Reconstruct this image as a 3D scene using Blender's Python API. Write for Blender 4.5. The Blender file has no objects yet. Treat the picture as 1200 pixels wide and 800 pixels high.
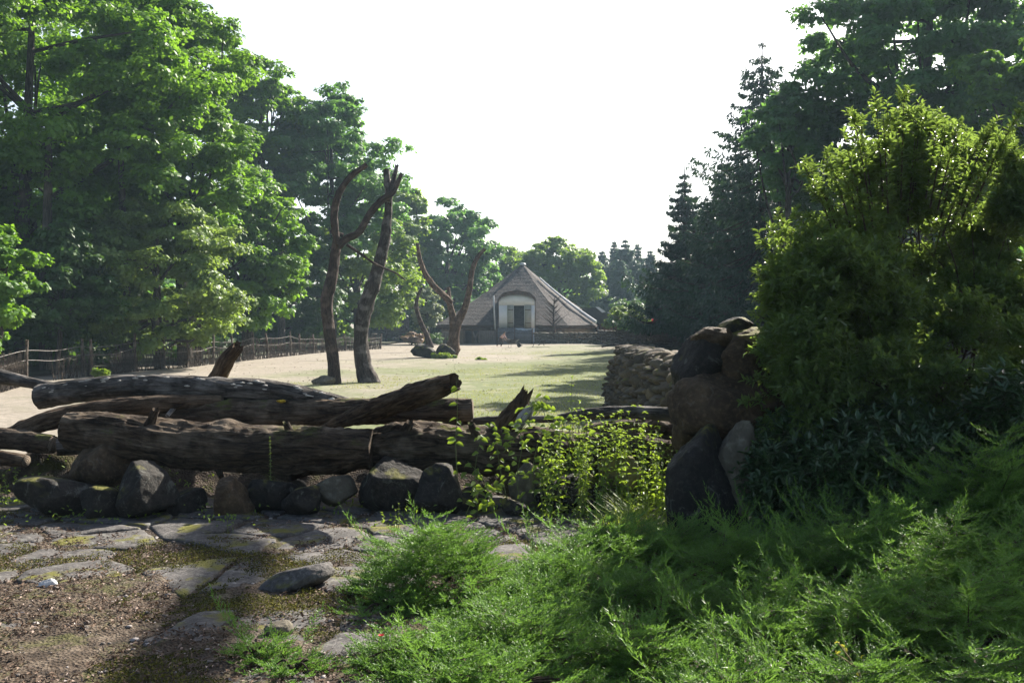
import bpy, bmesh, math, random
import numpy as np
from mathutils import Vector, Matrix

# ------------------------------------------------------------------ camera, world, sun
SC = bpy.context.scene
COL = SC.collection
random.seed(7)
RS = np.random.RandomState(11)
FPX = 1100.0
PITCH = math.atan(25.0 / FPX)
CZ = 2.5
cam = bpy.data.cameras.new('camera')
camo = bpy.data.objects.new('camera', cam)
COL.objects.link(camo)
camo.location = (0, 0, CZ)
camo.rotation_euler = (math.pi / 2 - PITCH, 0, 0)
cam.sensor_width = 36.0
cam.lens = 36.0 * FPX / 1200.0
cam.clip_start = 0.05
cam.clip_end = 3000
SC.camera = camo

SUN_AZ, SUN_EL = 36.0, 35.0
_a, _e = math.radians(SUN_AZ), math.radians(SUN_EL)
SUNV = Vector((math.sin(_a) * math.cos(_e), math.cos(_a) * math.cos(_e), math.sin(_e)))

world = bpy.data.worlds.new('World')
SC.world = world
world.use_nodes = True
nt = world.node_tree
for n in list(nt.nodes):
    nt.nodes.remove(n)
wo = nt.nodes.new('ShaderNodeOutputWorld')
sky = nt.nodes.new('ShaderNodeTexSky')
sky.sky_type = 'NISHITA'
sky.sun_disc = False
sky.sun_elevation = _e
sky.sun_rotation = _a
sky.dust_density = 2.0
b1 = nt.nodes.new('ShaderNodeBackground')
b1.inputs[1].default_value = 0.05
nt.links.new(sky.outputs[0], b1.inputs[0])
# thin bright veil of cloud, brightest towards the sun (a hazy morning sky)
tc = nt.nodes.new('ShaderNodeTexCoord')
dp = nt.nodes.new('ShaderNodeVectorMath'); dp.operation = 'DOT_PRODUCT'
nt.links.new(tc.outputs['Generated'], dp.inputs[0])
dp.inputs[1].default_value = SUNV[:]
m1 = nt.nodes.new('ShaderNodeMath'); m1.operation = 'MULTIPLY_ADD'; m1.use_clamp = True
m1.inputs[1].default_value = 0.5; m1.inputs[2].default_value = 0.5
nt.links.new(dp.outputs['Value'], m1.inputs[0])
m2 = nt.nodes.new('ShaderNodeMath'); m2.operation = 'POWER'; m2.inputs[1].default_value = 4.0
nt.links.new(m1.outputs[0], m2.inputs[0])
m3 = nt.nodes.new('ShaderNodeMath'); m3.operation = 'MULTIPLY'; m3.inputs[1].default_value = 0.58
nt.links.new(m2.outputs[0], m3.inputs[0])
b2 = nt.nodes.new('ShaderNodeBackground')
b2.inputs[0].default_value = (1.0, 0.985, 0.965, 1)
# the veil is thick low over the horizon and thins out overhead
sxyz = nt.nodes.new('ShaderNodeSeparateXYZ'); nt.links.new(tc.outputs['Generated'], sxyz.inputs[0])
mr = nt.nodes.new('ShaderNodeMapRange'); mr.interpolation_type = 'SMOOTHSTEP'
nt.links.new(sxyz.outputs['Z'], mr.inputs[0])
mr.inputs[1].default_value = 0.34; mr.inputs[2].default_value = 0.62; mr.inputs[3].default_value = 1.0; mr.inputs[4].default_value = 0.06
m4 = nt.nodes.new('ShaderNodeMath'); m4.operation = 'MULTIPLY'
nt.links.new(m3.outputs[0], m4.inputs[0]); nt.links.new(mr.outputs[0], m4.inputs[1])
nt.links.new(m4.outputs[0], b2.inputs[1])
ad = nt.nodes.new('ShaderNodeAddShader')
nt.links.new(b1.outputs[0], ad.inputs[0]); nt.links.new(b2.outputs[0], ad.inputs[1])
nt.links.new(ad.outputs[0], wo.inputs[0])

sl = bpy.data.lights.new('sun', 'SUN')
sl.energy = 5.0
sl.angle = math.radians(0.42)
sl.color = (1.0, 0.93, 0.82)
so = bpy.data.objects.new('sun', sl)
so.rotation_euler = SUNV.to_track_quat('Z', 'Y').to_euler()
so.location = (30, 30, 60)
COL.objects.link(so)

vs = SC.view_settings
SC.display_settings.display_device = 'sRGB'
vs.view_transform = 'Standard'; vs.look = 'None'; vs.exposure = 1.6; vs.gamma = 1.0
vs.use_curve_mapping = False
SC.render.engine = 'CYCLES'
cy = SC.cycles
cy.use_denoising = True
try: cy.denoiser = 'OPENIMAGEDENOISE'
except Exception: pass
cy.max_bounces = 6; cy.diffuse_bounces = 3; cy.glossy_bounces = 2; cy.transmission_bounces = 4
cy.volume_bounces = 0; cy.sample_clamp_indirect = 4.0
cy.caustics_reflective = False; cy.caustics_refractive = False

# ------------------------------------------------------------------ photo geometry helpers
_F = Vector((0, math.cos(PITCH), -math.sin(PITCH)))
_U = Vector((0, math.sin(PITCH), math.cos(PITCH)))
def ray(px, py):
    return Vector((1, 0, 0)) * ((px - 600) / FPX) + _U * ((400 - py) / FPX) + _F
def P(px, py, D):
    d = ray(px, py); t = D / d.y
    return Vector((d.x * t, D, CZ + d.z * t))
def G(px, py, z=0.0):
    d = ray(px, py); t = (z - CZ) / d.z
    return Vector((d.x * t, d.y * t, z))

# ------------------------------------------------------------------ numpy noise
def _hash(ix, iy, iz, seed):
    h = (ix * 374761393 + iy * 668265263 + iz * 2147483647 + seed * 1274126177) & 0xFFFFFFFF
    h = ((h ^ (h >> 13)) * 1274126177) & 0xFFFFFFFF
    h = (h ^ (h >> 16)) & 0xFFFFFFFF
    return h / 4294967295.0
def vnoise(p, seed=0):
    p = np.asarray(p, dtype=np.float64)
    i = np.floor(p).astype(np.int64); f = p - i; f = f * f * (3 - 2 * f)
    r = 0
    for dx in (0, 1):
        for dy in (0, 1):
            for dz in (0, 1):
                w = (f[:, 0] if dx else 1 - f[:, 0]) * (f[:, 1] if dy else 1 - f[:, 1]) * (f[:, 2] if dz else 1 - f[:, 2])
                r = r + w * _hash(i[:, 0] + dx, i[:, 1] + dy, i[:, 2] + dz, seed)
    return r * 2 - 1
def fbm(p, octv=4, seed=0, gain=0.5):
    p = np.asarray(p, dtype=np.float64); a = 1; s = 0; t = 0
    for o in range(octv):
        s = s + a * vnoise(p * (2.03 ** o) + o * 17.3, seed + o); t += a; a *= gain
    return s / t

# ------------------------------------------------------------------ mesh helpers
def mk_mesh(name, verts, polys, smooth=False, attrs=None, mats=None, mat_idx=None):
    """polys: list of (n,k) int arrays. attrs: {name:(domain,type,array)}"""
    me = bpy.data.meshes.new(name)
    verts = np.asarray(verts, dtype=np.float32).reshape(-1, 3)
    me.vertices.add(len(verts)); me.vertices.foreach_set('co', verts.ravel())
    polys = [np.asarray(q, dtype=np.int32) for q in polys if len(q)]
    nl = sum(q.size for q in polys); npoly = sum(len(q) for q in polys)
    me.loops.add(nl); me.polygons.add(npoly)
    me.loops.foreach_set('vertex_index', np.concatenate([q.ravel() for q in polys]))
    st = []; c = 0
    for q in polys:
        st.append(np.arange(len(q)) * q.shape[1] + c); c += q.size
    me.polygons.foreach_set('loop_start', np.concatenate(st).astype(np.int32))
    if smooth: me.polygons.foreach_set('use_smooth', np.ones(npoly, dtype=bool))
    for k, (dom, typ, arr) in (attrs or {}).items():
        at = me.attributes.new(k, typ, dom)
        at.data.foreach_set('value' if typ == 'FLOAT' else 'vector', np.asarray(arr, dtype=np.float32).ravel())
    if mats:
        for m in mats: me.materials.append(m)
    if mat_idx is not None: me.polygons.foreach_set('material_index', np.asarray(mat_idx, dtype=np.int32))
    me.update(calc_edges=True)
    return me
ORG = {}
def thing(name, label, cat, loc=(0, 0, 0), group=None, kind=None):
    o = bpy.data.objects.new(name, None); COL.objects.link(o)
    o.location = loc; o.empty_display_size = 0.2
    o['label'] = label; o['category'] = cat
    if group: o['group'] = group
    if kind: o['kind'] = kind
    ORG[o] = Vector(loc)
    return o
def put(name, me, parent=None, mat=None, label=None, cat=None, group=None, kind=None, loc=None):
    """link a mesh given in WORLD coordinates; parts are re-based on their thing's origin"""
    o = bpy.data.objects.new(name, me); COL.objects.link(o)
    if mat is not None and not me.materials: me.materials.append(mat)
    if parent is not None:
        org = ORG[parent]
        me.transform(Matrix.Translation(-org)); o.parent = parent; ORG[o] = org
    elif loc is not None:
        me.transform(Matrix.Translation(-Vector(loc))); o.location = loc; ORG[o] = Vector(loc)
    else:
        ORG[o] = Vector((0, 0, 0))
    if label: o['label'] = label
    if cat: o['category'] = cat
    if group: o['group'] = group
    if kind: o['kind'] = kind
    return o
class Acc:
    """collects arrays of quads / tris into one mesh"""
    def __init__(s): s.v = []; s.q = []; s.t = []; s.n = 0; s.bk = []; s.fr = []; s.tr = []
    def add(s, v, quads=None, tris=None, bk=None, fr=None):
        v = np.asarray(v, dtype=np.float64).reshape(-1, 3)
        s.v.append(v); s.bk.append(v if bk is None else bk)
        if quads is not None and len(quads):
            s.q.append(np.asarray(quads) + s.n); s.fr.append(np.full(len(quads), 0.5) if fr is None or np.size(fr) != len(quads) else fr)
        if tris is not None and len(tris):
            s.t.append(np.asarray(tris) + s.n); s.tr.append(np.full(len(tris), 0.5) if fr is None or np.size(fr) != len(tris) else fr)
        s.n += len(v)
    def box(s, x0, x1, y0, y1, z0, z1, M=None):
        v = np.array([[x, y, z] for z in (z0, z1) for y in (y0, y1) for x in (x0, x1)], dtype=float)
        if M is not None: v = np.array([(M @ Vector(p))[:] for p in v])
        s.add(v, quads=[[0, 2, 3, 1], [4, 5, 7, 6], [0, 1, 5, 4], [2, 6, 7, 3], [0, 4, 6, 2], [1, 3, 7, 5]])
    def mesh(s, name, smooth=False, mats=None, attrs=None, mat_idx=None):
        pol = []; fr = []
        if s.q: pol.append(np.concatenate(s.q)); fr.append(np.concatenate(s.fr))
        if s.t: pol.append(np.concatenate(s.t)); fr.append(np.concatenate(s.tr))
        A = {'bk': ('POINT', 'FLOAT_VECTOR', np.concatenate(s.bk)), 'rnd': ('FACE', 'FLOAT', np.concatenate(fr))}
        A.update(attrs or {})
        return mk_mesh(name, np.concatenate(s.v), pol, smooth, A, mats, mat_idx)

def catmull(pts, n):
    pts = np.asarray(pts, dtype=float)
    if len(pts) == 2:
        t = np.linspace(0, 1, n)[:, None]; return pts[0] * (1 - t) + pts[1] * t
    p = np.vstack([2 * pts[0] - pts[1], pts, 2 * pts[-1] - pts[-2]])
    m = len(pts) - 1; out = []
    for u in np.linspace(0, m, n):
        i = min(int(u), m - 1); t = u - i
        a, b, c, d = p[i], p[i + 1], p[i + 2], p[i + 3]
        out.append(0.5 * ((2 * b) + (c - a) * t + (2 * a - 5 * b + 4 * c - d) * t * t + (3 * b - a - 3 * c + d) * t ** 3))
    return np.array(out)
def tube(acc, pts, rad, n=24, k=12, amp=0.0, freq=4.0, seed=0, caps=True, stretch=0.25, ridge=0.0, endjag=0.0, fr=None, capr=1.0, knots=0):
    """tapered bark tube along pts (world). amp: relative radial displacement."""
    rad = np.asarray(rad, dtype=float)
    c = catmull(pts, n)
    r = np.interp(np.linspace(0, 1, n), np.linspace(0, 1, len(rad)), rad)
    T = np.gradient(c, axis=0); T /= np.linalg.norm(T, axis=1)[:, None] + 1e-9
    ref = np.array([0, 0, 1.0]) if abs(T[0][2]) < 0.8 else np.array([0, 1.0, 0])
    S = np.zeros_like(T); B = np.zeros_like(T)
    s = np.cross(T[0], ref); s /= np.linalg.norm(s)
    for i in range(n):
        s = s - T[i] * np.dot(s, T[i]); s /= np.linalg.norm(s) + 1e-9
        S[i] = s; B[i] = np.cross(T[i], s)
    L = np.concatenate([[0], np.cumsum(np.linalg.norm(np.diff(c, axis=0), axis=1))])
    th = np.arange(k) / k * 2 * math.pi
    ct, st = np.cos(th), np.sin(th)
    RR = np.repeat(r[:, None], k, 1)
    q = np.stack([ct[None] * RR, st[None] * RR, np.repeat(L[:, None], k, 1)], -1).reshape(-1, 3)
    d = 0
    if amp: d = d + amp * fbm(np.c_[q[:, :2] * freq, q[:, 2] * freq * stretch] + seed * 3.1, 4, seed)
    if ridge: d = d + ridge * (1 - np.abs(fbm(np.c_[q[:, :2] * freq * 5, q[:, 2] * freq * 0.9] + seed, 3, seed + 9)) * 3)
    if knots:
        rs = np.random.RandomState(seed + 5)
        for _ in range(knots):
            a0 = rs.uniform(0, 6.28); l0 = rs.uniform(0.05, 0.95) * L[-1]; w = rs.uniform(.5, 1.3)
            aa = np.tile(th, n); dd = np.angle(np.exp(1j * (aa - a0))); ll = (q[:, 2] - l0) / (np.mean(r) * 1.2)
            d = d + 0.22 * w * np.exp(-(dd ** 2) * 5 - ll ** 2 * 4)
    RR = (RR.reshape(-1) * (1 + d)).reshape(n, k)
    V = c[:, None] + (S[:, None] * ct[None, :, None] + B[:, None] * st[None, :, None]) * RR[..., None]
    if endjag:
        j = fbm(np.c_[ct * 2.2, st * 2.2, np.zeros(k)] + seed * 7.7, 3, seed + 3) * endjag
        V[-1] += T[-1] * (j[:, None] + endjag * 0.3); V[-2] += T[-1] * (j[:, None] * .5)
    V = V.reshape(-1, 3); bk = q * 1.0
    i = np.arange(n - 1)[:, None] * k; j = np.arange(k)[None]; j2 = (j + 1) % k
    Q = np.stack([i + j, i + j2, i + k + j2, i + k + j], -1).reshape(-1, 4)
    fr = None if fr is None else np.full(len(Q), fr)
    acc.add(V, quads=Q, bk=bk, fr=fr)
    if caps:
        for e, cc in ((0, c[0]), (n - 1, c[-1])):
            ring = V[e * k:(e + 1) * k]; ctr = ring.mean(0) - (T[-1] * endjag * 0.8 if (e and endjag) else 0)
            vv = np.vstack([ring, ctr]); tr = [[a, (a + 1) % k, k] if e else [(a + 1) % k, a, k] for a in range(k)]
            acc.add(vv, tris=tr, bk=np.vstack([bk[e * k:(e + 1) * k], bk[e * k:(e + 1) * k].mean(0)]))
    return c, r, T
def endcap(c, r, T, at=0, scale=0.93, off=0.004, k=20, seed=0):
    """a slightly irregular disc standing proud of a log end"""
    i = 0 if at == 0 else -1; t = -T[0] if at == 0 else T[-1]
    s = np.cross(t, [0, 0, 1.0]); s /= np.linalg.norm(s); b = np.cross(t, s)
    th = np.arange(k) / k * 6.2832; rr = r[i] * scale * (1 + 0.05 * fbm(np.c_[np.cos(th) * 2, np.sin(th) * 2, th * 0 + seed], 2, seed))
    v0 = c[i] + t * off + (s * np.cos(th)[:, None] + b * np.sin(th)[:, None]) * rr[:, None]
    v1 = v0 + t * 0.006
    v = np.vstack([v0, v1, [c[i] + t * (off + .006)]])
    a = Acc(); q = [[j, (j + 1) % k, k + (j + 1) % k, k + j] for j in range(k)]
    tr = [[k + j, k + (j + 1) % k, 2 * k] for j in range(k)]
    loc = v - c[i]; a.add(v, quads=q, tris=tr, bk=np.c_[loc @ s, loc @ b, loc @ t])
    return a

def unit(a): return a / (np.linalg.norm(a, axis=-1, keepdims=True) + 1e-9)
def leaf_arr(acc, Pn, D, N, L, W, near=False, fr=None, fold=0.25):
    n = len(Pn); D = unit(D); S = unit(np.cross(D, N)); N = np.cross(S, D)
    L = np.broadcast_to(np.asarray(L, float), (n,))[:, None]; W = np.broadcast_to(np.asarray(W, float), (n,))[:, None]
    fr = RS.rand(n) if fr is None else fr
    if not near:
        V = np.stack([Pn, Pn + D * L * .5 + S * W * .5, Pn + D * L, Pn + D * L * .5 - S * W * .5], 1).reshape(-1, 3)
        acc.add(V, quads=np.arange(4 * n).reshape(-1, 4), fr=fr)
    else:
        up = N * W * fold
        V = np.stack([Pn, Pn + D * L * .3 + S * W * .45 + up, Pn + D * L * .65 + S * W * .38 + up * .6, Pn + D * L - N * L * .12,
                      Pn + D * L * .65 - S * W * .38 + up * .6, Pn + D * L * .3 - S * W * .45 + up], 1).reshape(-1, 3)
        b = np.arange(n)[:, None] * 6
        Q = np.concatenate([b + [0, 1, 2, 3], b + [0, 3, 4, 5]], 1).reshape(-1, 4)
        acc.add(V, quads=Q, fr=np.repeat(fr, 2))

# ------------------------------------------------------------------ materials
def M_new(name):
    m = bpy.data.materials.new(name); m.use_nodes = True
    nt = m.node_tree
    for n in list(nt.nodes): nt.nodes.remove(n)
    return m, nt
class NB:
    def __init__(s, nt): s.nt = nt
    def n(s, t, **k):
        x = s.nt.nodes.new(t)
        for a, b in k.items(): setattr(x, a, b)
        return x
    def l(s, a, b): s.nt.links.new(a, b)
    def attr(s, name): return s.n('ShaderNodeAttribute', attribute_name=name)
    def mapping(s, vec, scale):
        m = s.n('ShaderNodeMapping'); s.l(vec, m.inputs['Vector']); m.inputs['Scale'].default_value = scale; return m.outputs[0]
    def noise(s, vec, scale, detail=5, rough=0.55, dist=0.0):
        x = s.n('ShaderNodeTexNoise'); s.l(vec, x.inputs['Vector'])
        x.inputs['Scale'].default_value = scale; x.inputs['Detail'].default_value = detail
        x.inputs['Roughness'].default_value = rough; x.inputs['Distortion'].default_value = dist
        return x.outputs['Fac']
    def voro(s, vec, scale, feature='F1', rnd=1.0):
        x = s.n('ShaderNodeTexVoronoi', feature=feature); s.l(vec, x.inputs['Vector'])
        x.inputs['Scale'].default_value = scale; x.inputs['Randomness'].default_value = rnd; return x
    def ramp(s, fac, stops):
        x = s.n('ShaderNodeValToRGB'); s.l(fac, x.inputs[0]); cr = x.color_ramp
        while len(cr.elements) > 1: cr.elements.remove(cr.elements[-1])
        cr.elements[0].position = stops[0][0]; cr.elements[0].color = (*stops[0][1], 1)
        for p, c in stops[1:]:
            e = cr.elements.new(p); e.color = (*c, 1)
        return x.outputs[0]
    def mix(s, fac, a, b, mode='MIX'):
        x = s.n('ShaderNodeMix', data_type='RGBA', blend_type=mode)
        if isinstance(fac, (int, float)): x.inputs[0].default_value = fac
        else: s.l(fac, x.inputs[0])
        for i, v in ((6, a), (7, b)):
            if isinstance(v, tuple): x.inputs[i].default_value = (*v, 1)
            else: s.l(v, x.inputs[i])
        return x.outputs[2]
    def math(s, op, a, b=None, c=None, clamp=False):
        x = s.n('ShaderNodeMath', operation=op, use_clamp=clamp)
        for i, v in enumerate((a, b, c)):
            if v is None: continue
            if isinstance(v, (int, float)): x.inputs[i].default_value = v
            else: s.l(v, x.inputs[i])
        return x.outputs[0]
    def step(s, v, lo, hi):
        x = s.n('ShaderNodeMapRange', interpolation_type='SMOOTHSTEP'); s.l(v, x.inputs[0])
        x.inputs[1].default_value = lo; x.inputs[2].default_value = hi; return x.outputs[0]
    def bump(s, h, strength=0.5, dist=0.02, prev=None):
        x = s.n('ShaderNodeBump'); s.l(h, x.inputs['Height']); x.inputs['Strength'].default_value = strength
        x.inputs['Distance'].default_value = dist
        if prev is not None: s.l(prev, x.inputs['Normal'])
        return x.outputs[0]
    def out(s, color, rough=0.9, normal=None, spec=0.3):
        b = s.n('ShaderNodeBsdfPrincipled'); o = s.n('ShaderNodeOutputMaterial')
        if isinstance(color, tuple): b.inputs['Base Color'].default_value = (*color, 1)
        else: s.l(color, b.inputs['Base Color'])
        if isinstance(rough, (int, float)): b.inputs['Roughness'].default_value = rough
        else: s.l(rough, b.inputs['Roughness'])
        b.inputs['Specular IOR Level'].default_value = spec
        if normal is not None: s.l(normal, b.inputs['Normal'])
        s.l(b.outputs[0], o.inputs[0]); return b, o
def m_bark(name, c0, c1, c2=None, moss=0.0, scale=1.0, bump=0.6, mosscol=(0.10, 0.11, 0.025)):
    m, nt = M_new(name); b = NB(nt); v = b.attr('bk').outputs['Vector']
    vm = b.mapping(v, (10 * scale, 10 * scale, 1.6 * scale))
    n1 = b.noise(vm, 2.4, 9, 0.7, 0.8)
    n2 = b.noise(v, 2.5 * scale, 5); n0 = b.noise(v, 14 * scale, 6, .7)
    col = b.ramp(n1, [(0.34, tuple(x * .25 for x in c0)), (0.44, c0), (0.56, c1), (0.70, c2 or c1)])
    # peeling plates and grey weathered wood between them
    vp = b.mapping(v, (9 * scale, 9 * scale, .9 * scale)); vo = b.voro(vp, 1.3, 'DISTANCE_TO_EDGE'); nd = b.math('ADD', vo.outputs['Distance'], b.math('MULTIPLY', b.math('SUBTRACT', n0, .5), .25))
    crack = b.math('MULTIPLY_ADD', b.step(nd, 0.0, .05), .6, .4)
    col = b.mix(crack, tuple(x * .22 for x in c0), col)
    col = b.mix(b.math('MULTIPLY', b.step(n2, .48, .62), .8), col, b.mix(0.5, col, tuple(min(1, x * 1.7) for x in (c2 or c1))))
    ve = b.mapping(v, (40 * scale, 40 * scale, 2.2 * scale)); nf = b.noise(ve, 2.0, 7, .75)
    col = b.mix(b.math('MULTIPLY', b.step(nf, .40, .62), .45), col, tuple(x * .3 for x in c0))
    h = b.math('ADD', n1, b.math('MULTIPLY', nf, .6)); h = b.math('ADD', h, b.math('MULTIPLY', crack, .5)); h = b.math('ADD', h, b.math('MULTIPLY', n0, .3))
    if moss:
        geo = b.n('ShaderNodeNewGeometry'); sx = b.n('ShaderNodeSeparateXYZ'); b.l(geo.outputs['Normal'], sx.inputs[0])
        g = b.noise(geo.outputs['Position'], 2.2, 6, .7)
        f = b.math('MULTIPLY', b.step(sx.outputs['Z'], .2, .8), b.step(g, .62 - moss * .25, .72 - moss * .2))
        col = b.mix(f, col, mosscol)
    b.out(col, 0.9, b.bump(h, min(1, bump * 1.5), 0.035), .25)
    return m
def m_rock(name, cols, sc=1.0, lichen=0.3, moss=0.0, bump=.5, licol=(.30, .31, .27), var=None):
    m, nt = M_new(name); b = NB(nt); tc = b.n('ShaderNodeTexCoord'); v = tc.outputs['Object']
    n1 = b.noise(v, 3.5 * sc, 8, .62, .4); n2 = b.noise(v, 22 * sc, 6, .6)
    col = b.ramp(n1, [(.3, cols[0]), (.5, cols[1]), (.72, cols[2])])
    col = b.mix(b.math('MULTIPLY', b.step(n2, .45, .75), .5), col, tuple(min(1, x * 1.7) for x in cols[2]))
    if var:
        r = b.attr('rnd').outputs['Fac']; col = b.mix(.6, col, b.ramp(r, [(i / (len(var) - 1), c) for i, c in enumerate(var)]))
    n3 = b.noise(v, 7 * sc, 6, .7, 1.0)
    col = b.mix(b.math('MULTIPLY', b.step(n3, .60 - .1 * lichen, .66), lichen), col, licol)
    if moss:
        geo = b.n('ShaderNodeNewGeometry'); sx = b.n('ShaderNodeSeparateXYZ'); b.l(geo.outputs['Normal'], sx.inputs[0])
        g = b.noise(geo.outputs['Position'], 4, 5)
        f = b.math('MULTIPLY', b.step(sx.outputs['Z'], .25, .8), b.step(g, .65 - moss * .35, .75 - moss * .3))
        col = b.mix(f, col, (.12, .115, .02))
    vo = b.voro(v, 6 * sc, 'DISTANCE_TO_EDGE'); ck = b.step(vo.outputs['Distance'], 0, .03)
    h = b.math('ADD', n1, b.math('MULTIPLY', n2, .35)); h = b.math('ADD', h, b.math('MULTIPLY', ck, .06))
    b.out(col, .85, b.bump(h, bump, 0.05), .3)
    return m
def m_leaf(name, c0, c1, trans=0.35, tcol=None, rough=0.5, spec=0.35, hue=None):
    m, nt = M_new(name); b = NB(nt); r = b.attr('rnd').outputs['Fac']
    tc = b.n('ShaderNodeTexCoord')
    nz = b.noise(tc.outputs['Object'], 0.35, 3)
    col = b.mix(r, c0, c1)
    col = b.mix(b.math('MULTIPLY', b.step(nz, .35, .7), .5), col, b.mix(.5, c1, tuple(min(1, x * 1.15) for x in c1)))
    p = b.n('ShaderNodeBsdfPrincipled'); b.l(col, p.inputs['Base Color']); p.inputs['Roughness'].default_value = rough
    p.inputs['Specular IOR Level'].default_value = spec
    t = b.n('ShaderNodeBsdfTranslucent')
    tc_ = tcol or (min(1, c1[0] * 2.2), min(1, c1[1] * 2.1), c1[2] * .8)
    b.l(b.mix(.75, col, tc_), t.inputs[0])
    mx = b.n('ShaderNodeMixShader'); mx.inputs[0].default_value = trans
    b.l(p.outputs[0], mx.inputs[1]); b.l(t.outputs[0], mx.inputs[2])
    o = b.n('ShaderNodeOutputMaterial'); b.l(mx.outputs[0], o.inputs[0])
    return m
def m_plain(name, c, rough=.8, var=.3, sc=8, bump=.2, spec=.3):
    m, nt = M_new(name); b = NB(nt); tc = b.n('ShaderNodeTexCoord'); v = tc.outputs['Object']
    n1 = b.noise(v, sc, 6, .6)
    col = b.ramp(n1, [(.3, tuple(x * (1 - var) for x in c)), (.7, tuple(min(1, x * (1 + var)) for x in c))])
    b.out(col, rough, b.bump(n1, bump, .02), spec); return m
def m_rndcol(name, stops, rough=.85, trans=0.0, spec=.3):
    m, nt = M_new(name); b = NB(nt); r = b.attr('rnd').outputs['Fac']
    col = b.ramp(r, stops); bs, o = b.out(col, rough, None, spec)
    if trans:
        t = b.n('ShaderNodeBsdfTranslucent'); b.l(col, t.inputs[0]); mx = b.n('ShaderNodeMixShader'); mx.inputs[0].default_value = trans
        b.l(bs.outputs[0], mx.inputs[1]); b.l(t.outputs[0], mx.inputs[2]); b.l(mx.outputs[0], o.inputs[0])
    return m
def m_planks(name, c, sc=7.0, vertical=True, var=.35):
    m, nt = M_new(name); b = NB(nt); tc = b.n('ShaderNodeTexCoord'); v = tc.outputs['Object']
    s = b.mapping(v, (14, 14, 1.2) if vertical else (1.2, 1.2, 14)); n1 = b.noise(s, 1.2, 6, .6)
    col = b.ramp(n1, [(.3, tuple(x * (1 - var) for x in c)), (.7, tuple(min(1, x * (1 + var)) for x in c))])
    b.out(col, .85, b.bump(n1, .4, .02), .2); return m

# ------------------------------------------------------------------ materials in use
MAT = {}
def soil_material():
    m, nt = M_new('soil'); b = NB(nt); g = b.n('ShaderNodeNewGeometry'); v = g.outputs['Position']
    n1 = b.noise(v, 1.3, 6); n2 = b.noise(v, 9, 8, .7); n3 = b.noise(v, 45, 5, .7)
    col = b.ramp(n2, [(.3, (.022, .017, .013)), (.5, (.068, .05, .036)), (.68, (.175, .14, .105))])
    col = b.mix(b.math('MULTIPLY', b.step(n3, .55, .75), .55), col, (.20, .17, .15))
    ms = b.noise(v, 3.1, 7, .7, .5)
    col = b.mix(b.math('MULTIPLY', b.step(ms, .5, .62), .75), col, b.ramp(n3, [(.3, (.035, .04, .012)), (.7, (.10, .10, .03))]))
    col = b.mix(b.math('MULTIPLY', b.step(n1, .55, .7), .35), col, (.16, .13, .11))
    vo = b.voro(v, 60); h = b.math('ADD', n2, b.math('MULTIPLY', vo.outputs['Distance'], .5))
    b.out(col, .95, b.bump(h, .9, .03), .2); return m
def paddock_material():
    m, nt = M_new('paddock'); b = NB(nt); g = b.n('ShaderNodeNewGeometry'); v = g.outputs['Position']
    sx = b.n('ShaderNodeSeparateXYZ'); b.l(v, sx.inputs[0]); X, Y = sx.outputs['X'], sx.outputs['Y']
    n1 = b.noise(v, .09, 6, .6, .6); n2 = b.noise(v, .9, 7, .65); n3 = b.noise(v, 6, 6, .7)
    sand = b.ramp(n3, [(.3, (.19, .168, .14)), (.7, (.31, .275, .23))])
    sand = b.mix(b.math('MULTIPLY', b.step(n2, .5, .7), .4), sand, (.17, .14, .11))
    grass = b.ramp(n3, [(.3, (.075, .105, .035)), (.55, (.12, .15, .055)), (.75, (.20, .205, .10))])
    # grassier towards the right and the middle, bare at the back and on the left
    gx = b.math('MULTIPLY', b.math('ADD', X, 3.0), .06)
    gy = b.math('MULTIPLY', b.math('SUBTRACT', 68.0, Y), .022)
    gy2 = b.math('MINIMUM', gy, .42)
    w = b.math('ADD', b.math('ADD', b.math('MINIMUM', gx, .55), gy2), b.math('MULTIPLY', b.math('SUBTRACT', n1, .5), 2.2))
    w = b.math('ADD', w, b.math('MULTIPLY_ADD', b.math('SUBTRACT', n2, .5), 1.0, .10))
    col = b.mix(b.math('MULTIPLY', b.step(w, -.15, .75), .85), sand, grass)
    n4 = b.noise(v, 2.6, 8, .75, .5); col = b.mix(b.math('MULTIPLY', b.step(n4, .52, .62), .45), col, (.11, .10, .065)); n5 = b.noise(v, .35, 5, .6, 1.5); col = b.mix(b.math('MULTIPLY', b.step(n5, .55, .62), .3), col, (.36, .32, .26))
    b.out(col, .95, b.bump(b.math('ADD', n3, n2), .5, .05), .15); return m
MAT['soil'] = soil_material(); MAT['paddock'] = paddock_material()
MAT['woodfloor'] = m_plain('woodland_floor', (.05, .055, .025), .95, .4, 2)
MAT['bankgrass'] = m_plain('bank_grass', (.07, .11, .025), .95, .4, 3)
MAT['slab'] = m_rock('paving_stone', [(.035, .032, .03), (.07, .065, .062), (.14, .128, .12)], 1.6, .35, .35, .5)
MAT['rock'] = m_rock('boulder_stone', [(.010, .009, .007), (.020, .018, .0155), (.042, .036, .030)], 1.3, .25, .35, .6)
MAT['rock_brown'] = m_rock('brown_boulder_stone', [(.024, .016, .009), (.06, .04, .023), (.115, .08, .048)], 1.3, .15, .15, .6)
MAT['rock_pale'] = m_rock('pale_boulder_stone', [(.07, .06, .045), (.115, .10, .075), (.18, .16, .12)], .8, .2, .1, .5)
MAT['wallstone'] = m_rock('wall_stone', [(.03, .023, .015), (.075, .058, .036), (.14, .11, .07)], 3, .2, .25, .6, var=[(.025, .02, .014), (.13, .085, .04), (.05, .042, .035), (.19, .14, .08), (.035, .03, .027), (.15, .13, .10)])
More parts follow.
